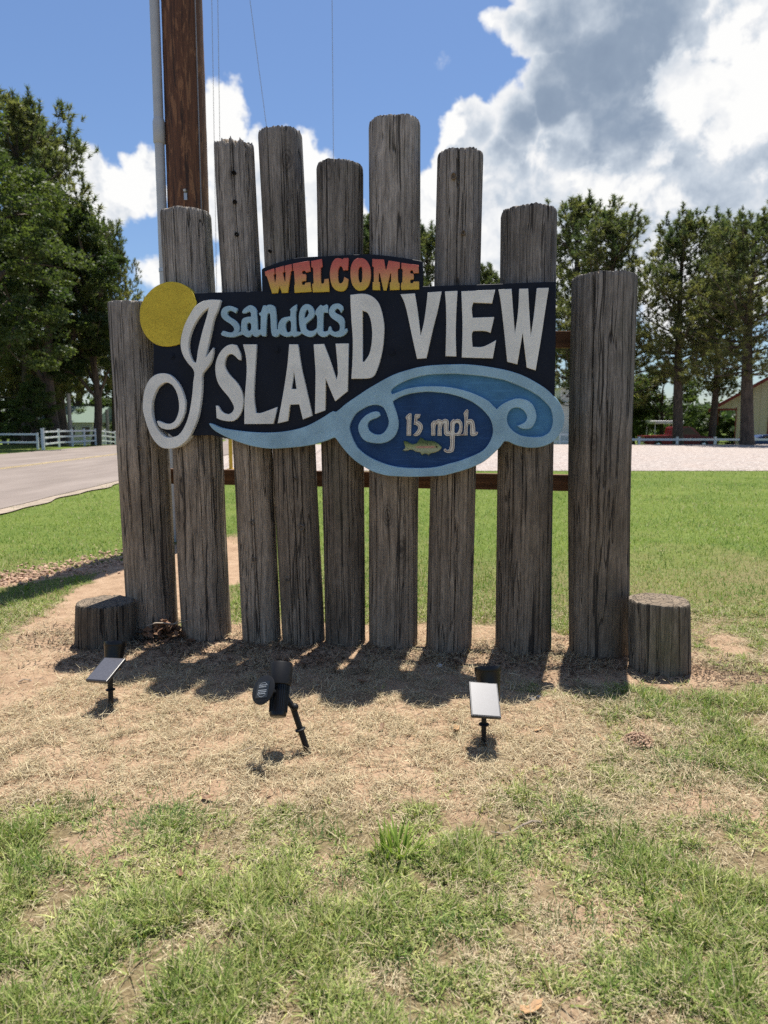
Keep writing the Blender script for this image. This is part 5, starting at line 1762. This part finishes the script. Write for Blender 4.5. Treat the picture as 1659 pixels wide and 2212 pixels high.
for sx_ in (-1, 1):
    for sy_ in (-1, 1):
        tube('leg', [(sx_ * hw_ * 0.9, 0.1 + sy_ * 1.0, -0.1), (sx_ * hw_ * 0.9, 0.1 + sy_ * 1.0, wz - g0.z - 0.002)], 0.04, STEEL, cano, 8)

# ------------------------------------------------------------------ grass and straw
def blades(P, az, lean, L, Wd, bend, segs, r, twist=0.6):
    n = len(P)
    hd = np.stack([np.cos(az), np.sin(az)], 1)
    side_a = az + np.pi / 2 + r.uniform(-twist, twist, n)
    sd = np.stack([np.cos(side_a), np.sin(side_a), r.normal(0, .25, n)], 1)
    vs = []
    p = P.copy()
    for k in range(segs + 1):
        t = k / segs
        w = Wd * (1 - t ** 1.6) * 0.5
        if k < segs:
            vs.append(p - sd * w[:, None])
            vs.append(p + sd * w[:, None])
        else: vs.append(p)
        th = lean + bend * (k + 0.5) / segs
        p = p + np.stack([hd[:, 0] * np.sin(th), hd[:, 1] * np.sin(th), np.cos(th)], 1) * (L / segs)[:, None]
        p[:, 2] = np.maximum(p[:, 2], P[:, 2] + 0.001)
    V = np.stack(vs, 1)
    m = V.shape[1]
    base = (np.arange(n) * m)[:, None]
    tris = []
    for k in range(segs):
        a = 2 * k
        if k < segs - 1: tris += [(a, a + 1, a + 3), (a, a + 3, a + 2)]
        else: tris += [(a, a + 1, a + 2)]
    T = (base[:, :, None] + np.array(tris)[None]).reshape(-1, 3)
    return V.reshape(-1, 3), T, m


def scatter(n, y0, y1, r, power=1.0, margin=0.35, wide=0.56):
    """points over the view's footprint, thinning with distance"""
    u = r.uniform(0, 1, n)
    a, b_ = y0 ** (1 - power) if power != 1 else 0, y1 ** (1 - power) if power != 1 else 0
    y = y0 * (y1 / y0) ** u if power == 1 else (a + (b_ - a) * u) ** (1 / (1 - power))
    x = r.uniform(-1, 1, n) * (wide * (y + 0.17) + margin)
    return x, y


def off_objects(x, y):
    """keep blades out of posts and the stumps"""
    ok = np.ones(len(x), dtype=bool)
    c, s_ = math.cos(yaw), math.sin(yaw)
    for (xb, ya, rb) in posts:
        wx_, wy_ = SO.x + xb * c - ya * s_, SO.y + xb * s_ + ya * c
        ok &= np.hypot(x - wx_, y - wy_) > rb * 0.98
    for o in SC.objects:
        if o.name.startswith('wood_stump'):
            ok &= np.hypot(x - o.location.x, y - o.location.y) > 0.17
    return ok


def lawn_edge(x, y):
    """living lawn stops at the road edge and the gravel"""
    return (x > road_c(y) + 5.5 + 0.25 * np.sin(y * 3)) & (y < 21.7 + 0.3 * np.sin(x * 1.3))


r = np.random.default_rng(2024)
# near, living blades: sprigs of bermuda, several blades from one root
x, y = scatter(125000, 1.25, 5.6, r, 1.2)
g = greenness(x, y)
cl = fbm2(x, y, 61, 3, 8.0)
keep = (r.uniform(0, 1, len(x)) < g * np.clip((cl - 0.375) * 4.6, 0.02, 1.2)) & off_objects(x, y)
x, y, g = x[keep], y[keep], g[keep]
nb = r.integers(4, 8, len(x))
sid = np.repeat(np.arange(len(x)), nb)
n = len(sid)
x0_, y0_, g = x[sid], y[sid], g[sid]
az = r.uniform(0, 6.283, n)
sp_ = r.uniform(0, .009, n)
x, y = x0_ + np.cos(az) * sp_, y0_ + np.sin(az) * sp_
lift = (np.abs(r.normal(0, .006, len(nb))))[sid]
P = np.stack([x, y, relief(x, y) - 0.003 + lift], 1)
lush = np.clip((g - 0.40) * 1.5, 0, 1)
size = r.lognormal(0, .30, len(nb))[sid]
L = r.uniform(.018, .044, n) * (0.72 + 0.75 * lush) * np.clip(size, .5, 2.2)
V, T, m = blades(P, az, np.abs(r.normal(1.0, .36, n) - .30 * lush), L, r.uniform(.0024, .0052, n), r.uniform(.0, 1.2, n), 2, r)
tone = r.normal(.5, .26, len(nb))[sid]
mv = np.clip(tone + r.normal(0, .12, n) - 0.22 * lush + 0.6 * (fbm2(x, y, 71, 3, 2.0) - .5), 0, 1)[:, None]
col = np.array((.12, .20, .03)) * (1 - mv) + np.array((.52, .53, .20)) * mv
col *= r.uniform(.6, 1.3, (n, 1))
dead = r.uniform(0, 1, n) < 0.20
col[dead] = np.array((.50, .43, .26)) * r.uniform(.7, 1.1, (dead.sum(), 1))
tag(np_mesh('grass', V, T, GRASSM, None, cols=np.repeat(col, m, 0)), 'short patchy green grass in the foreground', kind='stuff')

# near, dead straw lying flat, in tangles
x, y = scatter(430000, 1.25, 5.4, r, 1.15)
g = greenness(x, y)
cl = fbm2(x, y, 63, 4, 2.6)
cl2 = fbm2(x, y, 64, 3, 11.0)
zone = 1 - np.sqrt(((x + 0.2) / 2.1) ** 2 + ((y - 3.15) / 0.95) ** 2)          # the worn patch keeps the thickest straw
dens = np.clip((cl - 0.38) * 3.4 + 0.9 * ss(-.1, .5, zone), 0.22, 1) * np.clip((cl2 - 0.26) * 3, 0.15, 1) * (0.9 - 0.22 * g)
keep = (r.uniform(0, 1, len(x)) < dens) & off_objects(x, y)
x, y = x[keep], y[keep]
n = len(x)
P = np.stack([x, y, relief(x, y) + np.abs(r.normal(0, .013, n)) - .002], 1)
az = r.uniform(0, 6.283, n)
V, T, m = blades(P, az, r.normal(1.40, .26, n), r.uniform(.022, .072, n) * np.where(r.uniform(0, 1, n) < .05, 1.7, 1) * (0.55 + 0.45 * ss(2.2, 2.7, y)), r.uniform(.0016, .0032, n) * (0.75 + .25 * ss(2.2, 2.7, y)), r.normal(.15, .5, n), 3, r, 0.5)
mv = np.clip(r.normal(.58, .3, n), 0, 1)[:, None]
col = np.array((.23, .165, .095)) * (1 - mv) + np.array((.66, .56, .37)) * mv
col *= r.uniform(.7, 1.12, (n, 1))
tag(np_mesh('dry_straw', V, T, STRAWM, None, cols=np.repeat(col, m, 0)), 'dry tan straw and thatch lying on the sandy soil', kind='stuff')

# shredded leaf litter along the posts, added dark to deepen the sign's shade
x, y = r.uniform(-2.4, 2.2, 30000), r.uniform(3.4, 5.0, 30000)
strip = 1 - np.abs(y - (4.22 - 0.12 * x)) / 0.42 + (fbm2(x, y, 15, 3, 4) - .5) * 1.6
keep = (r.uniform(0, 1, len(x)) < np.clip(strip, 0, .9)) & off_objects(x, y)
x, y = x[keep], y[keep]
n = len(x)
P = np.stack([x, y, relief(x, y) + r.uniform(0, .012, n)], 1)
V, T, m = blades(P, r.uniform(0, 6.283, n), r.normal(1.45, .3, n), r.uniform(.012, .05, n), r.uniform(.003, .012, n), r.normal(0, .6, n), 2, r, 1.0)
col = np.array((.10, .065, .042)) * r.uniform(.5, 1.9, (n, 1))
tag(np_mesh('shade_leaf_litter', V, T, STRAWM, None, cols=np.repeat(col, m, 0)), 'dark shredded leaf litter along the feet of the posts', kind='stuff')

# lawn beyond the sign
x, y = scatter(215000, 4.7, 22.0, r, 1.5, 0.9, 0.60)
g = greenness(x, y)
keep = (r.uniform(0, 1, len(x)) < g ** 1.3) & off_objects(x, y) & lawn_edge(x, y)
x, y, g = x[keep], y[keep], g[keep]
n = len(x)
P = np.stack([x, y, relief(x, y) - 0.003], 1)
sc = 1.0 + y / 12.0
tall = fbm2(x, y, 81, 3, 0.8)
L = r.uniform(.022, .052, n) * sc ** 0.6 * (0.7 + 0.7 * tall) * np.where(r.uniform(0, 1, n) < .012, 1.8, 1)
V, T, m = blades(P, r.uniform(0, 6.283, n), np.abs(r.normal(.78, .34, n)), L, r.uniform(.0026, .0045, n) * sc, r.uniform(0, .8, n), 2, r)
mv = np.clip(r.normal(.35, .25, n) + 1.1 * (fbm2(x, y, 91, 4, .9) - .5), 0, 1)[:, None]
col = np.array((.085, .172, .020)) * (1 - mv) + np.array((.28, .355, .075)) * mv
col *= r.uniform(.7, 1.2, (n, 1))
dead = r.uniform(0, 1, n) < 0.05 + 0.30 * np.clip(fbm2(x, y, 97, 4, 1.6) - .42, 0, 1) * 2
col[dead] = np.array((.42, .36, .19)) * r.uniform(.7, 1.1, (dead.sum(), 1))
tag(np_mesh('lawn_grass', V, T, GRASSM, None, cols=np.repeat(col, m, 0)), 'mown green lawn between the sign and the gravel', kind='stuff')

# taller lush clumps and single weeds that stand out
def tuft(name, px, py, nb, spread, Lr, Wr, cols, seed, label, cat, lean=0.55, bend=0.9, group=None):
    r = np.random.default_rng(seed)
    g = ground_at(px, py)
    ox, oy = r.normal(0, spread, nb), r.normal(0, spread * 0.8, nb)
    P = np.stack([ox, oy, np.full(nb, -0.004)], 1)
    az = np.arctan2(oy, ox) + r.normal(0, .7, nb)
    V, T, m = blades(P, az, np.abs(r.normal(lean, .25, nb)), r.uniform(*Lr, nb), r.uniform(*Wr, nb), r.uniform(.2, bend, nb), 4, r, 0.4)
    mv = r.uniform(0, 1, (nb, 1))
    col = np.array(cols[0]) * (1 - mv) + np.array(cols[1]) * mv
    o = np_mesh(name, V, T, GRASSM, None, cols=np.repeat(col, m, 0))
    o.location = (g.x, g.y, 0)
    return tag(o, label, cat, group)


YG = ((.10, .17, .03), (.30, .36, .09))
DG = ((.06, .125, .03), (.15, .24, .07))
for (px, py, nb, spr, Lr, sd, lab) in [
    (352, 1788, 620, .115, (.035, .075), 2, 'dense dark green grass clump on the left in the foreground'), (1262, 1775, 520, .10, (.03, .065), 3, 'green grass clump below and left of the small soil mound'),
    (1400, 1545, 700, .16, (.035, .075), 4, 'green grass clump above the small soil mound'), (1475, 1665, 800, .17, (.03, .07), 14, 'green grass clump below the small soil mound')]:
    o = tuft('grass_clump', px, py, nb, spr, Lr, (.0018, .0032), DG, sd, lab, None)
    o['kind'] = 'stuff'
# a few taller tufts spread through the patchy turf, too ordinary to count
r2 = np.random.default_rng(5)
cc2 = []
for (px, py) in [(690, 1800), (160, 1745), (1120, 1850), (630, 1985), (250, 2010), (980, 2010), (1330, 1885), (1560, 1780), (1590, 1990), (870, 2110), (420, 2120), (1380, 2120), (1500, 1900), (740, 1900), (90, 1880), (1230, 1990)]:
    q = ground_at(px, py)
    k = 170
    cc2.append(np.stack([q.x + r2.normal(0, .07, k), q.y + r2.normal(0, .06, k), np.full(k, -.002)], 1))
P = np.concatenate(cc2)
n = len(P)
V, T, m = blades(P, r2.uniform(0, 6.283, n), np.abs(r2.normal(.5, .3, n)), r2.uniform(.03, .075, n), r2.uniform(.0018, .0034, n), r2.uniform(.1, .9, n), 3, r2)
mv = r2.uniform(0, 1, (n, 1))
tag(np_mesh('grass_tufts', V, T, GRASSM, None, cols=np.repeat(np.array(DG[0]) * (1 - mv) + np.array(DG[1]) * mv, m, 0)), 'taller green tufts scattered through the foreground grass', kind='stuff')


def weed(px, py, nb, spread, Lr, Wr, cols, seed, label, lean=0.55, bend=0.9):
    """weed whose leaves are single parts"""
    r = np.random.default_rng(seed)
    g = ground_at(px, py)
    e = empty('weed_tuft', (g.x, g.y, 0), 0, label, 'weed')
    for k in range(nb):
        ox, oy = r.normal(0, spread), r.normal(0, spread * .8)
        V, T, m = blades(np.array([[ox, oy, -.004]]), np.array([math.atan2(oy, ox) + r.normal(0, .7)]), np.abs(r.normal(lean, .25, 1)), r.uniform(*Lr, 1), r.uniform(*Wr, 1), r.uniform(.2, bend, 1), 5, r, 0.4)
        t = r.uniform()
        np_mesh('leaf', V, T, GRASSM, e, cols=np.repeat((np.array(cols[0]) * (1 - t) + np.array(cols[1]) * t)[None], m, 0))
    return e


weed(866, 1850, 75, .042, (.07, .135), (.0075, .013), ((.13, .22, .03), (.36, .44, .10)), 1, 'bright green broad bladed weed tuft at the edge of the bare soil', 0.42, 1.0)
weed(1052, 1752, 26, .03, (.03, .06), (.0025, .004), YG, 5, 'small sparse weed below the right spotlight shadow')
weed(822, 1492, 9, .012, (.03, .06), (.004, .007), YG, 6, 'tiny green sprout at the edge of the sign shadow')
weed(280, 1640, 24, .025, (.015, .035), (.005, .009), YG, 7, 'small flat weed on bare soil under the left spotlight', 1.1)
weed(1448, 1945, 16, .015, (.03, .06), (.009, .016), ((.12, .19, .06), (.22, .30, .11)), 8, 'broad leaved weed beside the flat sandy scrape at the right', 0.9)
weed(1200, 2160, 14, .02, (.05, .10), (.006, .012), ((.20, .13, .06), (.24, .30, .08)), 9, 'reddish stemmed weed near the bottom edge', 0.9)

# clumps of dead grass at the feet of the posts
for k, (px, py, lab) in enumerate([(612, 1395, 'dry grass wisp at the foot of the fourth post'), (1068, 1412, 'dry grass wisp between the two posts right of the board hollow'), (1130, 1430, 'dry grass heap in the shade at the foot of the eighth post'), (900, 1398, 'dry grass wisp at the foot of the tallest post'), (1215, 1420, 'dry grass wisp left of the thickest post'), (775, 1396, 'dry roots and stems at the foot of the fifth post')]):
    o = tuft('dry_clump', px, py, 90, .05, (.05, .13), (.0016, .0028), ((.28, .22, .13), (.55, .46, .30)), 60 + k, lab, None, 0.8, 1.2)
    o['kind'] = 'stuff'
    o.data.materials.clear()
    o.data.materials.append(STRAWM)


# ------------------------------------------------------------------ litter, soil, stones
def leaf_mesh(name, s, r, m):
    """curled dead leaf, lobed outline with real thickness of curl"""
    bm = bmesh.new()
    out = []
    nn = 14
    for k in range(nn):
        a = 2 * math.pi * k / nn
        rad = s * (0.55 + 0.45 * abs(math.cos(a))) * (1 + 0.28 * math.cos(3.5 * a + r.uniform(0, 6)) * (k % 2))
        xx, yy = rad * math.cos(a), rad * 0.55 * math.sin(a)
        out.append(bm.verts.new((xx, yy, 0.9 * yy * yy / s + 0.25 * xx * xx / s + r.uniform(0, .10) * s)))
    c = bm.verts.new((0, 0, 0.001))
    c2 = bm.verts.new((s * .5, 0, 0.05 * s))
    for k in range(nn): bm.faces.new((c, out[k], out[(k + 1) % nn]))
    bm.verts.remove(c2)
    tube_bm(bm, [(-s * .9, 0, .004), (-s * 1.5, s * .1, .01)], s * .03, 4)
    return from_bm(name, bm, m, None)


rl = random.Random(3)
for (px, py, s, m, lab) in [
    (825, 1578, .030, DEADLEAF, 'curled dark brown leaf left of the right spotlight'), (985, 1582, .036, TANLEAF, 'tan orange curled leaf left of the right spotlight stake'), (984, 1560, .022, DEADLEAF, 'small red brown leaf just above the tan curled leaf'),
    (783, 1478, .042, DEADLEAF, 'brown leaf lying in the sign shadow near its front edge'), (655, 1440, .040, DEADLEAF, 'brown leaf in the shade below the fourth post'), (668, 1418, .036, DEADLEAF, 'brown leaf nearest the foot of the fifth post'), (690, 1432, .034, DEADLEAF, 'flat brown leaf in the shade below the fifth post'),
    (1165, 1582, .030, TANLEAF, 'tan leaf right of the right spotlight'), (450, 1730, .030, DEADLEAF, 'dark leaf above the dense grass clump on the left'), (707, 2005, .028, TANLEAF, 'orange leaf standing in the grass at lower centre'), (1150, 2190, .036, TANLEAF, 'tan leaf near the bottom edge'), (390, 1895, .024, DEADLEAF, 'small brown leaf in the left foreground grass'), (1300, 1600, .024, TANLEAF, 'small tan leaf left of the soil mound')]:
    g = ground_at(px, py)
    o = leaf_mesh('dead_leaf', s, rl, m)
    o.location = (g.x, g.y, 0.012)
    o.rotation_euler = (rl.uniform(-.4, .4), rl.uniform(-.4, .4), rl.uniform(0, 6.28))
    tag(o, lab, 'leaf', 'fallen leaves round the sign')

g = ground_at(348, 1388)
bm = bmesh.new()
for k in range(150):
    a, rr = rl.uniform(0, 6.28), abs(rl.gauss(0, .11))
    c = Vector((math.cos(a) * rr * 1.35, math.sin(a) * rr * .7, max(0, .13 - rr * .75) * rl.uniform(.3, 1) + .01))
    s = rl.uniform(.02, .045)
    Mx = Matrix.Translation(c) @ Matrix.Rotation(rl.uniform(0, 6.28), 4, 'Z') @ Matrix.Rotation(rl.gauss(0, .7), 4, 'X') @ Matrix.Rotation(rl.gauss(0, .5), 4, 'Y')
    o7 = []
    for q in range(8):
        t = 2 * math.pi * q / 8
        rad = s * (1 if q % 2 == 0 else .62)
        o7.append(bm.verts.new(Mx @ Vector((rad * math.cos(t), rad * .6 * math.sin(t), .3 * s * math.cos(t) ** 2))))
    cv = bm.verts.new(Mx @ Vector((0, 0, -.1 * s)))
    for q in range(8): bm.faces.new((cv, o7[q], o7[(q + 1) % 8]))
pile = from_bm('leaf_pile', bm, DEADLEAF, None)
pile.location = (g.x, g.y + 0.05, 0)
tag(pile, 'heap of dry brown oak leaves between the two leftmost posts', kind='stuff')
for (x0, y0, x1, y1, rr, lab) in [(318, 1352, 410, 1340, .005, 'bare twig lying on top of the leaf heap'), (40, 1476, 98, 1470, .004, 'thin stick on the bare soil at the left edge'), (560, 1620, 470, 1640, .003, 'thin pale stem lying left of the middle spotlight'), (1170, 1780, 1060, 1806, .004, 'thin stick on the soil right of the weed tuft'), (90, 1735, 50, 1750, .004, 'dark stick in the left grass')]:
    a, b_ = ground_at(x0, y0), ground_at(x1, y1)
    h = 0.10 if y0 < 1360 else 0.008
    if y0 < 1360: a, b_ = at_depth(x0, y0, g.y - 0.02), at_depth(x1, y1, g.y)
    else: a.z = b_.z = h
    pts = [a.lerp(b_, t) + Vector((0, 0, 0.012 * math.sin(t * 7))) for t in (0, .2, .4, .6, .8, 1)]
    bm = bmesh.new()
    tube_bm(bm, pts, [rr, rr, rr * .9, rr * .8, rr * .7, rr * .4], 6)
    mid_ = pts[3]
    tube_bm(bm, [mid_, mid_ + (pts[4] - pts[3]) * 0.7 + Vector((0.02, 0.02, 0.02))], [rr * .7, rr * .4], 5)
    tag(from_bm('twig', bm, TWIG, None, smooth=60), lab, 'twig', 'twigs lying round the sign')


def clod_bm(bm, c, s, rr):
    res = bmesh.ops.create_icosphere(bm, subdivisions=1, radius=s, matrix=Matrix.Translation(c) @ Matrix.Rotation(rr.uniform(0, 6), 4, 'Z'))
    for v in res['verts']:
        v.co += Vector((rr.uniform(-.3, .3), rr.uniform(-.3, .3), rr.uniform(-.3, .2))) * s


g = ground_at(1378, 1604)
bm = bmesh.new()
for k in range(420):
    a, rad = rl.uniform(0, 6.28), .062 * math.sqrt(rl.random())
    clod_bm(bm, Vector((math.cos(a) * rad * 1.15, math.sin(a) * rad, .042 * (1 - (rad / .066) ** 2) * rl.uniform(.5, 1.1))), rl.uniform(.0025, .0075), rl)
mo = from_bm('soil_mound', bm, CLOD, None, smooth=50)
mo['kind'] = 'stuff'
mo.location = (g.x, g.y, 0)
tag(mo, 'small crumbly mound of red brown soil in the grass at the right')
g = ground_at(1458, 1962)
bm = bmesh.new()
for k in range(150):
    a, rad = rl.uniform(0, 6.28), .085 * math.sqrt(rl.random())
    clod_bm(bm, Vector((math.cos(a) * rad * 1.3, math.sin(a) * rad * .8, .012 * rl.uniform(.1, 1))), rl.uniform(.003, .009), rl)
mo = from_bm('soil_mound', bm, CLOD, None, smooth=50)
mo['kind'] = 'stuff'
mo.location = (g.x, g.y, 0)
tag(mo, 'flat scrape of loose sandy soil in the lower right grass')

# tilled clods by the utility pole
bm = bmesh.new()
for k in range(800):
    px, py = rl.uniform(-20, 275), 0
    py = 1252 - 0.17 * px + rl.gauss(0, 10)
    q = ground_at(px, py)
    clod_bm(bm, Vector((q.x, q.y, rl.uniform(-.012, .018))), rl.uniform(.006, .024), rl)
tag(from_bm('soil_clods', bm, CLOD, None, smooth=50), 'turned brown clods of soil left of the posts', kind='stuff')

# small crumbs of soil and grit on the bare patch
bm = bmesh.new()
for k in range(1800):
    x_, y_ = scatter(1, 1.4, 5.2, rng)
    x_, y_ = float(x_[0]), float(y_[0])
    clod_bm(bm, Vector((x_, y_, float(relief(np.array([x_]), np.array([y_]))[0]))), abs(rl.gauss(.0025, .002)) + .0012, rl)
tag(from_bm('soil_crumbs', bm, CLOD, None), 'crumbs of soil and grit strewn over the bare patch', kind='stuff')

for (px, py, s, m, lab) in [(951, 1441, .022, STONE, 'white pebble in the sign shadow'), (1150, 1512, .018, STONE, 'pale flake of stone at the front edge of the sign shadow'), (1163, 1507, .014, STONE, 'smaller pale flake beside the sign shadow edge')]:
    g = ground_at(px, py)
    bm = bmesh.new()
    bmesh.ops.create_icosphere(bm, subdivisions=2, radius=s)
    for v in bm.verts:
        v.co *= 1 + 0.3 * mnoise.noise(v.co * 60)
        v.co.z *= 0.55
    o = from_bm('pebble', bm, m, None, smooth=30)
    o.location = (g.x, g.y, s * .35)
    tag(o, lab, 'stone')

bpy.context.view_layer.update()
